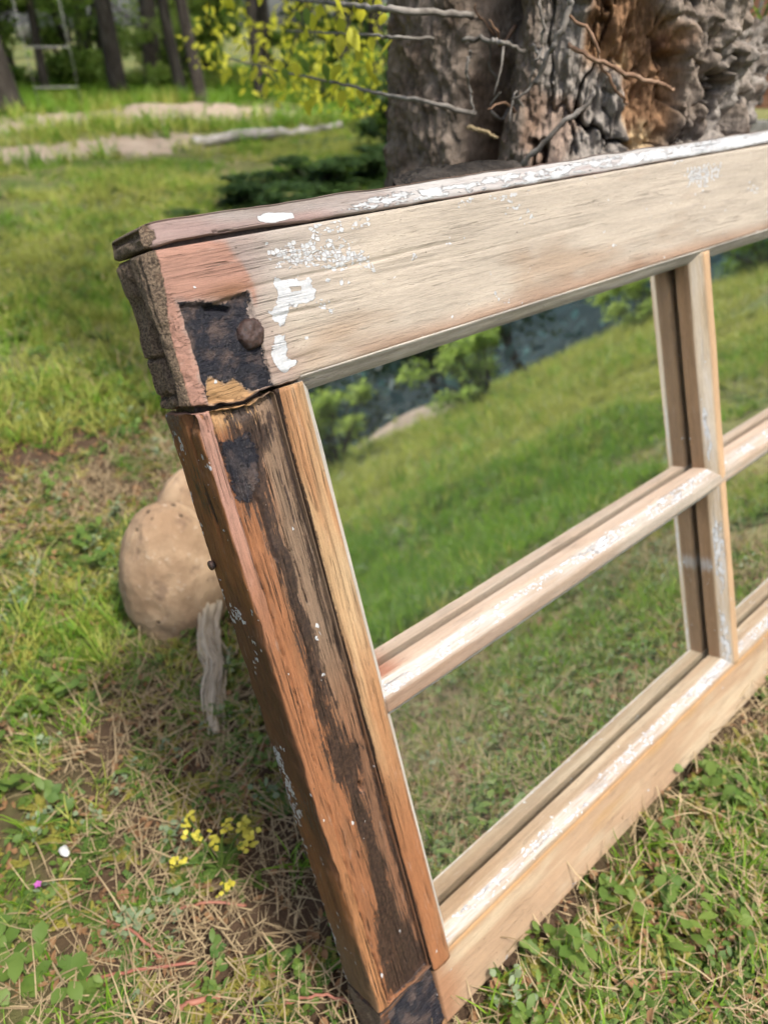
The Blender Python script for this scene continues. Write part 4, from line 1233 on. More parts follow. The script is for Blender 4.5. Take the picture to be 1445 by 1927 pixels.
v, f = join(parts); obj('fibre', mesh_np('fibre', v, f, [M_FIBRE]), husk)
v, f = tube(sp, np.concatenate([np.linspace(.007, .009, 10), np.linspace(.009, .003, 14)]) * rng.uniform(.75, 1.2, 24), 8)
obj('core', mesh_np('core', v, f, [M_FIBRE]), husk)


# ------------------------------------------------------------------ scattered ground cover
def blade(L, w, head, bend, tilt, base=(0, 0, 0), segs=4):
    t = np.linspace(0, 1, segs + 1)
    ang = tilt + bend * t
    dx = np.concatenate([[0], np.cumsum(np.sin(ang[:-1]) * L / segs)]); dz = np.concatenate([[0], np.cumsum(np.cos(ang[:-1]) * L / segs)])
    ww = w * (1 - t ** 2.2) * .5 + .00005
    c, s_ = math.cos(head), math.sin(head)
    ctr = np.stack([base[0] + dx * c, base[1] + dx * s_, base[2] + dz], 1); sd = np.array([-s_, c, 0])
    V = np.vstack([ctr - ww[:, None] * sd, ctr + ww[:, None] * sd]); k = segs + 1
    return V, [(i, i + 1, k + i + 1, k + i) for i in range(segs)]


def oval(L, w, head, tilt, base, fold=.15):
    c, s_ = math.cos(head), math.sin(head); ct, st = math.cos(tilt), math.sin(tilt)
    t = np.array([0, .3, .65, 1.0]); ww = np.array([.12, .85, .9, .05]) * w * .5
    ctr = np.stack([base[0] + t * L * ct * c, base[1] + t * L * ct * s_, base[2] + t * L * st - .25 * L * t ** 2], 1)
    sd = np.array([-s_, c, 0]); V = np.vstack([ctr - ww[:, None] * sd + np.array([0, 0, 1]) * (ww * fold)[:, None], ctr, ctr + ww[:, None] * sd + np.array([0, 0, 1]) * (ww * fold)[:, None]])
    return V, [(i, i + 1, 4 + i + 1, 4 + i) for i in range(3)] + [(4 + i, 4 + i + 1, 8 + i + 1, 8 + i) for i in range(3)]


def tpl(coll, name, parts, mats, midx=None):
    v, f = join(parts)
    o = bpy.data.objects.new(name, mesh_np(name, v, f, mats, True, None, midx)); coll.objects.link(o); return o


U_ = rng.uniform
CG = bpy.data.collections.new('grass_clumps'); CS = bpy.data.collections.new('straw_bits'); CW_ = bpy.data.collections.new('weed_rosettes')
for k in range(10):
    mat = M_GRASS if k < 6 else M_GRASS_Y
    tpl(CG, 'grass_clump_%02d' % k, [blade(U_(.022, .062), U_(.0016, .0032), U_(0, 2 * PI), U_(.3, 1.5), U_(.05, .75), (rng.normal() * .007, rng.normal() * .007, -.002)) for _ in range(12)], [mat])
for k in range(8):
    ps = []
    for _ in range(7):
        L = U_(.012, .055)
        ps.append(blade(L, U_(.0005, .0014), U_(0, 2 * PI), U_(-1.4, 1.6), U_(1.0, 1.6), (rng.normal() * .02, rng.normal() * .02, U_(.003, .018)), 5))
    tpl(CS, 'straw_bit_%02d' % k, ps, [M_STRAW])


def frond(head, L, tilt, ls):
    ps = []; c, s_ = math.cos(head), math.sin(head)
    m = 7
    for i in range(1, m + 1):
        t = i / m; b = (L * t * c * math.cos(tilt), L * t * s_ * math.cos(tilt), L * t * math.sin(tilt) - .3 * L * t * t + .003)
        for sg in (-1, 1):
            ps.append(oval(ls * (1.15 - .55 * t), ls * .6, head + sg * (1.15 - .5 * t), U_(-.1, .4), b))
    ps.append(blade(L, .0012, head, .5, 1.45 - tilt, (0, 0, .002)))
    return ps


for k in range(5):
    ps = []
    for j in range(6): ps += frond(j * 2 * PI / 6 + U_(-.4, .4), U_(.012, .028), U_(.2, .9), U_(.003, .0056))
    tpl(CW_, 'weed_rosette_%02d' % k, ps, [M_WEED if k < 3 else M_WEED_Y])
for k in range(5, 9):
    ps = [oval(U_(.006, .011), U_(.004, .0068), j * 2.4 + U_(-.3, .3), U_(.1, .9), (rng.normal() * .006, rng.normal() * .006, U_(.004, .02))) for j in range(10)]
    tpl(CW_, 'weed_rosette_%02d' % k, ps, [M_SILVER if k == 6 else M_WEED])
for k in range(9, 11):
    ps = [oval(U_(.006, .015), U_(.003, .008), U_(0, 6.3), U_(-.1, .5), (rng.normal() * .012, rng.normal() * .012, U_(.003, .012)), .5) for j in range(4)]
    tpl(CW_, 'weed_rosette_%02d' % k, ps, [M_BROWNLEAF])


def scatter(name, pts, rot, scl, idx, coll, label, cat):
    me = bpy.data.meshes.new(name); me.vertices.add(len(pts)); me.vertices.foreach_set('co', np.ascontiguousarray(pts, np.float32).ravel())
    me.attributes.new('rot', 'FLOAT_VECTOR', 'POINT').data.foreach_set('vector', np.ascontiguousarray(rot, np.float32).ravel())
    me.attributes.new('scl', 'FLOAT_VECTOR', 'POINT').data.foreach_set('vector', np.ascontiguousarray(scl, np.float32).ravel())
    me.attributes.new('idx', 'INT', 'POINT').data.foreach_set('value', np.ascontiguousarray(idx, np.int32))
    o = obj(name, me)
    ng = bpy.data.node_groups.new(name, 'GeometryNodeTree')
    ng.interface.new_socket('Geometry', in_out='INPUT', socket_type='NodeSocketGeometry'); ng.interface.new_socket('Geometry', in_out='OUTPUT', socket_type='NodeSocketGeometry')
    gi = ng.nodes.new('NodeGroupInput'); go = ng.nodes.new('NodeGroupOutput'); ip = ng.nodes.new('GeometryNodeInstanceOnPoints')
    ci = ng.nodes.new('GeometryNodeCollectionInfo'); ci.inputs['Collection'].default_value = coll; ci.inputs['Separate Children'].default_value = True; ci.inputs['Reset Children'].default_value = True
    def na(t, n_):
        x = ng.nodes.new('GeometryNodeInputNamedAttribute'); x.data_type = t; x.inputs['Name'].default_value = n_; return x.outputs[0]
    e2r = ng.nodes.new('FunctionNodeEulerToRotation')
    L = ng.links.new
    L(gi.outputs[0], ip.inputs['Points']); L(ci.outputs[0], ip.inputs['Instance']); ip.inputs['Pick Instance'].default_value = True
    L(na('INT', 'idx'), ip.inputs['Instance Index']); L(na('FLOAT_VECTOR', 'rot'), e2r.inputs[0]); L(e2r.outputs[0], ip.inputs['Rotation']); L(na('FLOAT_VECTOR', 'scl'), ip.inputs['Scale'])
    L(ip.outputs[0], go.inputs[0])
    md = o.modifiers.new('scatter', 'NODES'); md.node_group = ng
    return tag(o, label, cat, kind='stuff')


def sample(n, x0, x1, y0, y1, dens_f):
    x = rng.uniform(x0, x1, n * 3); y = rng.uniform(y0, y1, n * 3)
    d = dens_f(x, y); k = rng.random(n * 3) < d
    return x[k][:n], y[k][:n]


def nf(x, y, f, o):
    return fbm(np.stack([x, y, x * 0], 1), (f, f, 1), 3, o)


def clear(x, y):
    """keep the foot of the stone, the trunk and the frame free"""
    a = np.hypot(x - .118, y - .508) > .050
    b = np.hypot(x - TC[0], y - TC[1]) > .16
    c = ~((x > -.01) & (x < .92) & (y > -.006) & (y < .04))
    d = np.hypot(x - CAM_POS[0], y - CAM_POS[1]) > .03
    return (a & b & c & d).astype(float)


def near_soil(x, y): return soil_mask(x, y)


batch = {'g': [], 's': [], 'w': []}


def add(key, xy, smin, smax, idxs, tilt=.25, hz=1.0):
    x, y = xy; m = len(x)
    z = terrain(x, y)
    s_ = rng.uniform(smin, smax, m)
    batch[key].append((np.stack([x, y, z], 1), np.stack([rng.normal(size=m) * tilt, rng.normal(size=m) * tilt, rng.uniform(0, 2 * PI, m)], 1), np.stack([s_, s_, s_ * hz], 1), rng.choice(idxs, m)))


GRN, YEL = [0, 1, 2, 3, 4, 5], [6, 7, 8, 9]
nb = (-.4, 1.5, -1.0, 1.35)
add('g', sample(4200, *nb, lambda x, y: clear(x, y) * np.clip(1.15 - 1.15 * near_soil(x, y), .10, 1) * sstep(.35, .6, nf(x, y, 4, 1.))), .4, .8, GRN)
add('g', sample(3600, *nb, lambda x, y: clear(x, y) * np.clip(1.0 - .75 * near_soil(x, y), .2, 1) * sstep(.40, .6, nf(x, y, 5, 11.))), .35, .75, YEL)
add('s', sample(9000, *nb, lambda x, y: clear(x, y) * (.18 + .75 * near_soil(x, y)) * sstep(.35, .6, nf(x, y, 6, 5.))), .5, 1.0, list(range(8)), .12)
add('w', sample(15000, *nb, lambda x, y: clear(x, y) * (.10 + sstep(.38, .56, nf(x, y, 7, 15.)))), .5, 1.05, [0, 1, 2, 0, 1, 3, 4, 3, 4, 5, 6, 7, 8], .25)
add('w', sample(5500, *nb, lambda x, y: clear(x, y) * (.3 + .7 * near_soil(x, y))), .5, 1.0, [9, 10], .3)
add('w', sample(3600, 0, .75, -.38, -.012, lambda x, y: clear(x, y) * (.3 + .7 * sstep(.4, .55, nf(x, y, 9, 35.)))), .5, 1.0, [0, 1, 2, 3, 4, 5, 7, 8, 9, 10], .25)
add('g', sample(300, 0, .75, -.38, -.012, lambda x, y: clear(x, y)), .4, .8, GRN)
add('s', sample(450, 0, .75, -.38, -.012, lambda x, y: clear(x, y)), .5, 1.0, list(range(8)), .12)
add('w', sample(420, *nb, lambda x, y: clear(x, y) * sstep(.5, .6, nf(x, y, 5, 65.))), 1.2, 1.9, [5, 7, 8], .2)
# lawn behind on the left
off = lambda x, y: (1 - .97 * np.clip(path_mask(x, y) * 1.3, 0, 1))
bgb = (-.6, 4.2, 1.0, 4.6)
add('g', sample(8500, *bgb, lambda x, y: clear(x, y) * off(x, y) * sstep(.36, .62, nf(x, y, 2.3, 2.))), .6, 1.1, GRN)
add('g', sample(12000, *bgb, lambda x, y: off(x, y) * sstep(.36, .56, nf(x, y, 1.9, 12.))), .6, 1.15, YEL)
add('w', sample(2500, *bgb, lambda x, y: off(x, y) * sstep(.45, .6, nf(x, y, 3, 4.))), 1.0, 2.0, [0, 1, 5, 7, 8], .2)
add('s', sample(1500, *bgb, lambda x, y: off(x, y) * .7 + .2), 1.0, 1.8, list(range(8)), .1)
fb = (-.5, 9.5, 4.4, 12)
add('g', sample(7000, *fb, lambda x, y: off(x, y) * sstep(.3, .55, nf(x, y, .9, 2.))), 2.0, 3.8, GRN)
add('g', sample(4500, *fb, lambda x, y: off(x, y) * sstep(.42, .6, nf(x, y, .9, 12.))), 2.0, 3.4, YEL)
# the meadow the mirror looks out on
add('s', sample(2600, .1, 2.2, -1.9, -.25, lambda x, y: .15 + .85 * sstep(.42, .58, nf(x, y, 3.5, 95.))), .6, 1.1, list(range(8)), .12)
mb_ = (.2, 5.2, -5.0, -.9)
add('g', sample(9500, *mb_, lambda x, y: sstep(.30, .55, nf(x, y, 1.8, 21.)) * sstep(3.8, 2.4, .55 * x - .83 * y)), .9, 1.7, GRN)
add('g', sample(9000, *mb_, lambda x, y: .12 + .88 * sstep(2.2, 3.2, .55 * x - .83 * y)), .9, 1.8, YEL)
add('w', sample(2200, *mb_, lambda x, y: sstep(.45, .6, nf(x, y, 3, 24.))), 1.0, 2.2, [0, 1, 5, 6, 7, 8], .2)
fm = (1.0, 13, -11, -2.5)
add('g', sample(7000, *fm, lambda x, y: off(x, y) * sstep(3.5, 4.5, .55 * x - .83 * y)), 2.0, 3.6, YEL)
add('g', sample(1500, *fm, lambda x, y: off(x, y) * sstep(.45, .6, nf(x, y, .8, 6.))), 2.0, 3.6, GRN)
for key, nm, coll, lab, cat in (('g', 'grass', CG, 'short green and sunburnt grass covering the meadow', 'grass'), ('s', 'dry_straw', CS, 'loose dry straw strewn over the soil', 'straw'),
                                ('w', 'ground_weeds', CW_, 'low feathery and round-leaved weeds between the grass', 'weeds')):
    A_ = [np.concatenate([b[i] for b in batch[key]]) for i in range(4)]
    scatter(nm, A_[0], A_[1], A_[2], A_[3], coll, lab, cat)

# yellow flowering weed left of the stile
yw = empty('yellow_flowering_weed', (-.012, .197, .0), 'small weed with pale yellow flower heads beside the foot of the stile', 'weed')
ends = []
for k in range(10):
    a = U_(0, 6.3); L = U_(.012, .055)
    e = np.array([math.cos(a) * L * .8 - .004, math.sin(a) * L * .8, U_(.022, .045)]); ends.append(e)
    v, f = tube(smooth_path([(0, 0, 0), e * .5 + np.array([0, 0, .008]), e], 8), np.linspace(.0011, .0006, 8), 5)
    obj('stem', mesh_np('stem', v, f, [M_WEED]), yw)
    ps = [oval(U_(.004, .0065), U_(.003, .005), U_(0, 6.3), U_(.0, 1.0), e + rng.normal(size=3) * .0028) for _ in range(11)]
    v, f = join(ps); obj('flower_head', mesh_np('flower_head', v, f, [M_YFLOW]), yw)
ps = []
for j in range(9): ps += frond(U_(0, 6.3), U_(.015, .03), U_(.2, .8), U_(.005, .008))
v, f = join(ps); obj('foliage', mesh_np('foliage', v, f, [M_WEED]), yw)

# round-leaved weed in the near left corner
for (bx, by, lab) in ((-.158, .216, 'round-leaved green weed at the lower left, nearest the picture corner'), (-.168, .246, 'round-leaved green weed just behind the corner weed at lower left'), (-.128, .186, 'round-leaved green weed with one broad leaf beside the red stem')):
    w_ = empty('round_leaved_weed', (bx, by, .002), lab, 'weed', 'round-leaved weeds at lower left')
    for j in range(9):
        v, f = oval(U_(.013, .020), U_(.009, .013), j * 2.4 + U_(-.3, .3), U_(.1, .7), (rng.normal() * .008, rng.normal() * .008, U_(.006, .022)))
        obj('leaf', mesh_np('leaf', v, f, [M_WEED]), w_)
    v, f = tube([(0, 0, 0), (.002, 0, .01), (.001, .002, .02)], [.0012, .001, .0007], 5); obj('stem', mesh_np('stem', v, f, [M_WEED]), w_)

RED = [((-.132, .189), (-.095, .165), (-.054, .139), 'long red creeping stem at the lower left of the grass'), ((-.091, .129), (-.078, .122), (-.060, .116), 'thick short red stem at the bottom edge left of the stile'),
       ((-.030, .082), (-.011, .069), (.012, .044), 'red creeping stem beside the foot of the stile'), ((-.058, .190), (-.035, .175), (-.014, .157), 'thin red stem in front of the yellow flowering weed'),
       ((-.098, .215), (-.086, .190), (-.080, .165), 'red stem angled through the straw left of the yellow weed'), ((.152, -.030), (.157, -.040), (.160, -.052), 'short red stem below the bottom rail on the right')]
for a, b, c, lab in RED:
    pts = smooth_path([(a[0], a[1], .008), (b[0], b[1], .013), (c[0], c[1], .007)], 16) + rng.normal(size=(16, 3)) * .0004
    v, f = tube(pts, np.full(16, .0011 if 'thick' not in lab else .0021), 7)
    tag(obj('red_stem', mesh_np('red_stem', v, f, [M_RED])), lab, 'stem', 'red creeping stems')
pf = empty('pink_flower', (-.127, .269, .02), 'tiny pink flower in the grass at the lower left', 'flower')
for j in range(5):
    v, f = oval(.0035, .0026, j * 2 * PI / 5, .4, (0, 0, 0)); obj('petal', mesh_np('petal', v, f, [M_PINK]), pf)
v, f = tube([(0, 0, -.02), (.001, 0, -.01), (0, 0, 0)], .0005, 5); obj('stem', mesh_np('stem', v, f, [M_WEED]), pf)
for (x, y, z, r, lab) in ((-.101, .287, .014, .0034, 'white petal-like scrap lying on straw at lower left'), (.080, .476, .075, .0030, 'small white fluff in front of the tan stone')):
    o = lump('white_scrap', (x, y, z), (r, r * 1.6, r * .7), .3, M_WHITE, None, 9, x * 50, 10); tag(o, lab, 'scrap')
v, f = blade(.05, .003, .9, .6, .6, (0, 0, 0), 8)
tag(obj('grass_blade', mesh_np('grass_blade', v, f, [M_GRASS]), None, (.075, .470, .03)), 'single green grass blade crossing in front of the tan stone', 'grass blade')


# ------------------------------------------------------------------ background: trees, bushes, log, fence
def bg_tree(name, label, x, y, r, h, lean, mat, nleaf, seed, cr=1.6, fork=True, crown_z=.62, group='trees beyond the meadow', lsize=.13):
    g = np.random.default_rng(seed); z0 = float(terrain(np.array([x]), np.array([y]))[0]) - .05
    t = empty(name, (x, y, z0), label, 'tree', group)
    pts = [(0, 0, 0)]
    for k in range(1, 6):
        f_ = k / 5; pts.append((lean[0] * h * f_ + g.normal() * .05, lean[1] * h * f_ + g.normal() * .05, h * f_))
    p = smooth_path(pts, 22); rad = r * np.interp(np.linspace(0, 1, 22), [0, .03, .12, 1], [1.5, 1.15, 1, .25])
    v, f = tube(p, rad, 10); obj('trunk', mesh_np('trunk', v, f, [M_BARK]), t)
    cents = [p[-1]]
    for k in range(6):
        i = int(g.uniform(6, 18)); b = p[i]; a = g.uniform(0, 6.3); L = g.uniform(.5, 1.3) * cr * .7
        e = b + np.array([math.cos(a) * L, math.sin(a) * L, L * g.uniform(.5, 1.0)])
        v, f = tube(smooth_path([b, (b + e) / 2 + np.array([0, 0, .12]), e], 9), np.linspace(rad[i] * .55, .012, 9), 7)
        obj('limb', mesh_np('limb', v, f, [M_BARK]), t); cents += [e, (b + e) / 2]
    cents = np.array(cents); cents[:, 2] = np.maximum(cents[:, 2], h * crown_z)
    v, f = leaf_cloud(cents, cr * .55, nleaf, lsize, seed); obj('crown', mesh_np('crown', v, f, [mat], False), t)
    return t


TR = [(2.13, 7.37, .13, 5.0, (-.03, .02), M_FOL_M, 'thick dark tree trunk at the far left edge of the meadow'), (2.75, 9.2, .08, 5.0, (.02, .0), M_FOL_M, 'slim tree behind the pale rack at far left'),
      (3.75, 8.7, .09, 6.0, (-.05, .0), M_FOL_M, 'mid-sized dark tree in the middle of the far left row'), (3.66, 6.69, .055, 4.0, (-.09, .05), M_FOL_M, 'thin leaning sapling standing alone at the track end'),
      (4.6, 9.6, .10, 6.0, (.03, .02), M_FOL_D, 'dark tree right of the mid-sized far trunk'), (5.4, 8.2, .07, 5.0, (.0, .03), M_FOL_M, 'slender tree behind the leaning sapling'),
      (5.75, 7.2, .06, 4.5, (.02, .0), M_FOL_M, 'slender tree under the yellow leaves'), (6.4, 7.4, .09, 5.5, (-.02, .0), M_FOL_D, 'dark tree nearest the old trunk in the far row'),
      (1.9, 11.5, .13, 6.5, (.0, .0), M_FOL_D, 'far dark tree behind the left edge trunk'), (5.0, 12.5, .12, 7.0, (.02, .0), M_FOL_D, 'far dark tree deep in the wood, left of centre'),
      (7.6, 10.5, .13, 7.0, (.0, .0), M_FOL_D, 'far dark tree deep in the wood behind the old trunk'), (3.1, 13.5, .14, 7.0, (.0, .0), M_FOL_D, 'farthest dark trunk between the two left trees')]
SLIM = [(2.5, 8.6, 'slim pale-barked stem just right of the far left trunk'), (3.2, 9.4, 'slim stem between the far left trunk and the mid tree'), (4.15, 8.0, 'slim stem left of the leaning sapling'), (4.35, 10.6, 'slim stem deep behind the leaning sapling'),
        (5.1, 10.0, 'slim stem deep between the sapling and the yellow leaves'), (4.75, 7.4, 'slim stem right of the leaning sapling'), (5.95, 9.2, 'slim stem deep under the yellow leaves'), (3.45, 11.0, 'slim stem far behind the mid tree'), (6.2, 6.6, 'slim stem just left of the old trunk')]
TR += [(x, y, .035 + .012 * (k % 3), 4.5, (.04 * math.sin(k * 2.3), .02), M_FOL_M, lab) for k, (x, y, lab) in enumerate(SLIM)]
for k, (x, y, r, h, ln, m_, lab) in enumerate(TR):
    bg_tree('background_tree', lab, x, y, r, h, ln, m_, 650, 40 + k, 1.7)


def bush_meshes(seed, n, mat, size, h):
    g = np.random.default_rng(seed)
    c = np.stack([g.normal(size=22) * .34, g.normal(size=22) * .34, g.uniform(.08, 1.0, 22) ** 1.3 * h], 1)
    v, f = leaf_cloud(c, g.uniform(.08, .26, 22), n, size, seed); v[:, 2] = np.maximum(v[:, 2], .0)
    fo = mesh_np('foliage', v, f, [mat], False)
    v, f = join([tube(smooth_path([(0, 0, -.05), q * .5, q], 6), np.linspace(.02, .006, 6), 5) for q in c])
    return fo, mesh_np('stems', v, f, [M_BARK])


BT = [bush_meshes(1, 4200, M_FOL_L, .075, 1.0), bush_meshes(2, 4200, M_FOL_D, .085, 1.1), bush_meshes(3, 4200, M_FOL_M, .06, .8), bush_meshes(4, 4200, M_FOL_Y, .06, 1.0)]


def bush(k, x, y, s_, label, group, hz=1.0):
    z0 = float(terrain(np.array([x]), np.array([y]))[0])
    b = empty('bush', (x, y, z0), label, 'bush', group); b.scale = (s_, s_, s_ * hz); b.rotation_euler = (0, 0, (x * 7.7) % 6.28)
    obj('foliage', BT[k][0], b); obj('stems', BT[k][1], b)


BL = [(0, 1.2, 9.0, 1.1, 'green bush left of the thick trunk at the far left'), (0, 2.9, 10.2, 1.2, 'green bush behind the slim left tree'), (0, 4.0, 10.4, 1.3, 'broad light bush behind the mid-sized far tree'),
      (0, 4.7, 8.9, .8, 'light green bush right of the mid-sized far tree'), (0, 5.3, 9.6, 1.2, 'green bush in the gap behind the leaning sapling'), (2, 6.1, 8.2, .9, 'low green bush under the yellow leaves'),
      (1, 7.0, 8.6, 1.3, 'dark bush beside the old trunk in the far row'), (0, 6.9, 6.2, .9, 'green bush just left of the old trunk, far off'), (2, 4.9, 6.3, .6, 'small low shrub behind the pale log'),
      (0, 2.2, 12.6, 1.5, 'light green bush far behind the left edge trunk'), (0, 6.2, 11.4, 1.6, 'large light bush deep in the wood'), (2, 3.6, 4.1, .5, 'low dark shrub in front of the pale log, near the trunk'),
      (1, 3.1, 3.3, .45, 'low shrub in the shaded hollow left of the trunk'), (1, 2.45, 2.75, .50, 'dark low shrub added as shade at the left edge of the old trunk'),
      (1, 2.05, 2.80, .46, 'dark low shrub added as shade above the middle of the sash top'), (1, 1.66, 2.72, .40, 'small dark shrub added as shade above the left part of the sash top')]  # last three are added to stand in for dark shaded grass
for k, x, y, s_, lab in BL: bush(k, x, y, s_, lab, 'bushes beyond the meadow', .28 if y < 2.9 else 1.0)
ML = [(0, 5.5, -5.25, .80, 'round green bush in the mirror right of the bare strip'), (0, 3.95, -6.1, .78, 'green bush in the mirror at the left of the upper pane'), (0, 3.6, -7.2, .9, 'taller green bush behind the left mirrored bush'),
      (0, 7.8, -4.6, .7, 'green bush in the mirror near the vertical bar'), (2, 9.4, -3.9, .8, 'pale bush in the mirror right of the vertical bar')]
for k, x, y, s_, lab in ML: bush(k, x, y, s_, lab, 'bushes on the meadow crest seen in the mirror')

# young tree with sunlit yellow-green foliage hanging behind the old trunk
yt = bg_tree('young_tree', 'young tree with bright yellow-green hanging leaves behind the old trunk', 2.45, 2.35, .04, 2.6, (-.05, .05), M_FOL_Y, 500, 77, .9, group=None, lsize=.06)
cs = [(x_, y_, z_) for x_, y_, z_ in ((-.75, .15, .62), (-.55, .05, .70), (-.40, .20, .58), (-.28, -.05, .66), (-.62, .35, .80), (-.35, .3, .85), (-.9, .35, .75), (-.15, .1, .75), (-.5, .5, .65))]
v, f = leaf_cloud(np.array(cs), .17, 760, .030, 9, .4, .9, .55)
v[:, 2] -= .05
obj('hanging_foliage', mesh_np('hanging_foliage', v, f, [M_FOL_Y], False), yt)
for c in cs[:6]:
    v, f = tube(smooth_path([(-.05, .05, 1.3), (c[0] * .6, c[1] * .6, 1.15), c], 12), np.linspace(.012, .002, 12), 6); obj('twig', mesh_np('twig', v, f, [M_BARK]), yt)

# distant woods closing the view on every side
g = np.random.default_rng(12)
for nm, a0, a1, nc, nl, d0, d1, z0, z1, mat, lab in (('distant_woods', -.25, PI + .3, 130, 10000, 15, 32, .2, 7.0, M_FOL_L, 'sunlit green mass of distant woods behind the meadow'),
                                                  ('dark_woods', PI + .3, 2 * PI - .25, 200, 5000, 15, 26, -.8, 5.5, M_TEAL, 'dark mass of woods beyond the meadow crest, seen in the mirror')):
    wc = [(math.cos(a) * d, math.sin(a) * d, z) for a, d, z in zip(g.uniform(a0, a1, nc), g.uniform(d0, d1, nc), g.uniform(z0, z1, nc))]
    v, f = leaf_cloud(np.array(wc), g.uniform(1.2, 2.6, nc), nl, .40 if 'dark' in nm else .42, 15, .6)
    tag(obj(nm, mesh_np(nm, v, f, [mat], False)), lab, 'woods', kind='stuff')
for k in range(16):   # trunks on the far side of the crest, seen in the mirror
    a = g.uniform(.35, 1.25); d = g.uniform(17, 23); x, y = math.sin(a) * d, -math.cos(a) * d
    if k < 7: bg_tree('background_tree', ['dark tree beyond the crest in the mirror, leftmost', 'dark tree beyond the crest in the mirror, second', 'dark tree beyond the crest, behind the mirrored bush', 'tall dark tree beyond the crest in the mirror', 'dark tree beyond the crest near the vertical bar', 'dark leaning tree beyond the crest in the mirror', 'dark tree beyond the crest, farthest right'][k],
                      x, y, .14, 6.5, (g.normal() * .03, 0), M_FOL_D, 2600, 90 + k, 2.6, crown_z=.12, group='trees beyond the crest', lsize=.2)

hx, hy = np.meshgrid(np.linspace(-.45, 1.75, 120), np.linspace(0, 1, 40), indexing='ij')
hd = 15 + hy * 26
hz_ = -1.2 + 8.5 * sstep(0, 1, hy) + 1.2 * (fbm(np.stack([hx.ravel() * 4, hy.ravel() * 4, hx.ravel() * 0], 1), (1.5, 1.5, 1), 4, 3.).reshape(hx.shape) - .5)
hv = np.stack([np.sin(hx) * hd, -np.cos(hx) * hd, hz_], -1).reshape(-1, 3)
ii = np.arange(hx.size).reshape(hx.shape)
hf = np.stack([ii[:-1, :-1], ii[1:, :-1], ii[1:, 1:], ii[:-1, 1:]], -1).reshape(-1, 4)
M_BACKDROP = simple_mat('blue_green_backdrop', [(.005, .017, .020), (.010, .029, .033), (.024, .052, .058)], .9, .85, .3, .2, 6, spec=.1, stretch=(.5, .5, 5))  # added slope that catches light where the mirrored woods stayed black
tag(obj('backdrop_slope', mesh_np('backdrop_slope', hv, hf, [M_BACKDROP])), 'dark blue-green backdrop slope added beyond the crest, seen in the mirror', 'backdrop_slope', kind='structure')

# pale fallen log in the grass
lg = empty('fallen_log', (2.90, 4.42, .02), 'pale bleached log lying in the grass left of the trunk', 'log')
v, f = tube(smooth_path([(-.50, .22, -.02), (-.15, .09, .02), (.22, -.02, .02), (.58, .02, .03)], 20) + rng.normal(size=(20, 3)) * .006, np.linspace(.036, .028, 20) * rng.uniform(.88, 1.12, 20), 10)
obj('stem', mesh_np('stem', v, f, [M_PALEWOOD]), lg)
v, f = tube([(.2, 0, .03), (.3, .10, .05), (.38, .2, .05)], [.014, .010, .005], 7); obj('broken_branch', mesh_np('broken_branch', v, f, [M_PALEWOOD]), lg)
# grey dead wood low in the dark hollow behind the sash
v, f = tube(smooth_path([(1.10, 1.75, .06), (1.20, 1.72, .07), (1.32, 1.66, .06)], 10), np.linspace(.016, .012, 10), 7)
tag(obj('dead_branch', mesh_np('dead_branch', v, f, [M_PALEWOOD])), 'short grey dead branch in the dark grass just above the sash top', 'branch')
# pale rack with two rungs at the far left
rk = empty('garden_rack', (2.35, 6.9, .10), 'pale thin rack with two cross rungs beside the far left trunk', 'rack')
for pth in ([(-.10, 0, 0), (-.12, 0, .9)], [(.22, -.1, 0), (.20, -.1, .9)]):
    v, f = tube(pth, .0028, 6); obj('upright', mesh_np('upright', v, f, [M_METAL]), rk)
for z in (.14, .42):
    v, f = tube([(-.11, 0, z), (.21, -.1, z)], .005, 6); obj('rung', mesh_np('rung', v, f, [M_METAL]), rk)
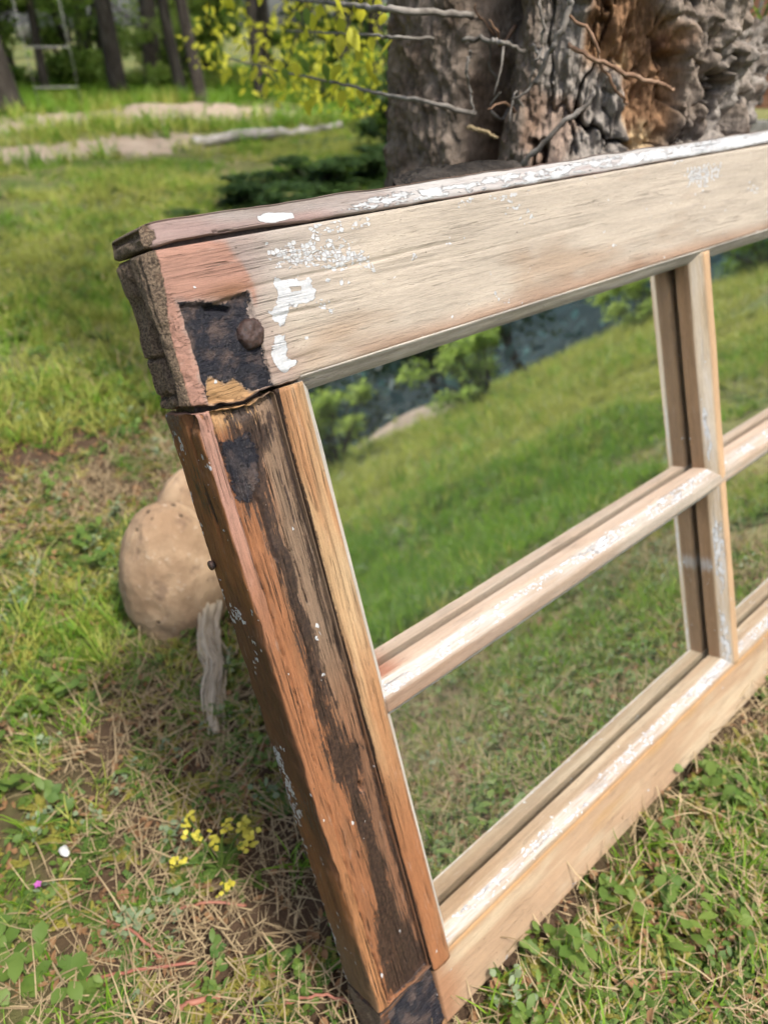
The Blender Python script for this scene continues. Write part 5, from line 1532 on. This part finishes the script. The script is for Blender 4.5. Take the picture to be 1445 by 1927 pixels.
# small cream cover far off between the trunks
cv = lump('canvas_cover', (3.95, 11.2, .62), (.34, .3, .16), .15, M_CREAM, None, 8, 4., 20); tag(cv, 'small cream-coloured cover seen far off between the left trunks', 'cover')

# plank fence beyond the trunk on the right
fn = empty('plank_fence', (2.15, .70, 0), 'red-brown plank fence behind the right side of the old trunk', 'fence')
fdir = np.array([.35, -.94, 0]); fdir /= np.linalg.norm(fdir)
fnr = np.array([-fdir[1], fdir[0], 0])
def plank(name, a, b, z0, z1, th, mat):
    P_ = [fdir * s + fnr * t_ + np.array([0, 0, z]) for s in (a, b) for t_ in (-th, th) for z in (z0, z1)]
    return obj(name, mesh_np(name, np.array(P_), [(0, 1, 3, 2), (4, 6, 7, 5), (0, 4, 5, 1), (2, 3, 7, 6), (1, 5, 7, 3), (0, 2, 6, 4)], [mat], False), fn)
for k in range(14):
    plank('plank', -.95 + k * .145, -.95 + k * .145 + .135, .40 + .004 * (k % 3), 1.25 + .02 * math.sin(k * 2.1), .011, M_FENCE)
plank('rail', -1.0, 1.1, .30, .38, .03, M_PALEWOOD); plank('rail', -1.0, 1.1, .12, .2, .03, M_PALEWOOD)
plank('post', -.98, -.90, -.05, 1.2, .045, M_FENCE); plank('post', .98, 1.06, -.05, 1.2, .045, M_FENCE)
# fresh shoots with lance leaves sprouting right of the trunk
sh = empty('leafy_shoot', (.955, .425, 0), 'fresh green shoot with long leaves sprouting right of the trunk', 'shoot')
for k in range(4):
    e = np.array([.02 + .03 * k, -.02 * k + .01, .66 + .02 * k])
    pth = smooth_path([(0, 0, -.02), (.005 * k, .004, .35), (e[0] * .6, e[1] * .6, .54), e], 20)
    v, f = tube(pth, np.linspace(.004, .0016, 20), 6); st = obj('stem', mesh_np('stem', v, f, [M_WEED]), sh)
    for j in range(5):
        b = pth[12 + j] if 12 + j < 20 else pth[-1]
        v, f = blade(.055, .011, U_(0, 6.3), 1.3, .5, b, 6); obj('leaf', mesh_np('leaf', v, f, [M_FOL_M]), st)
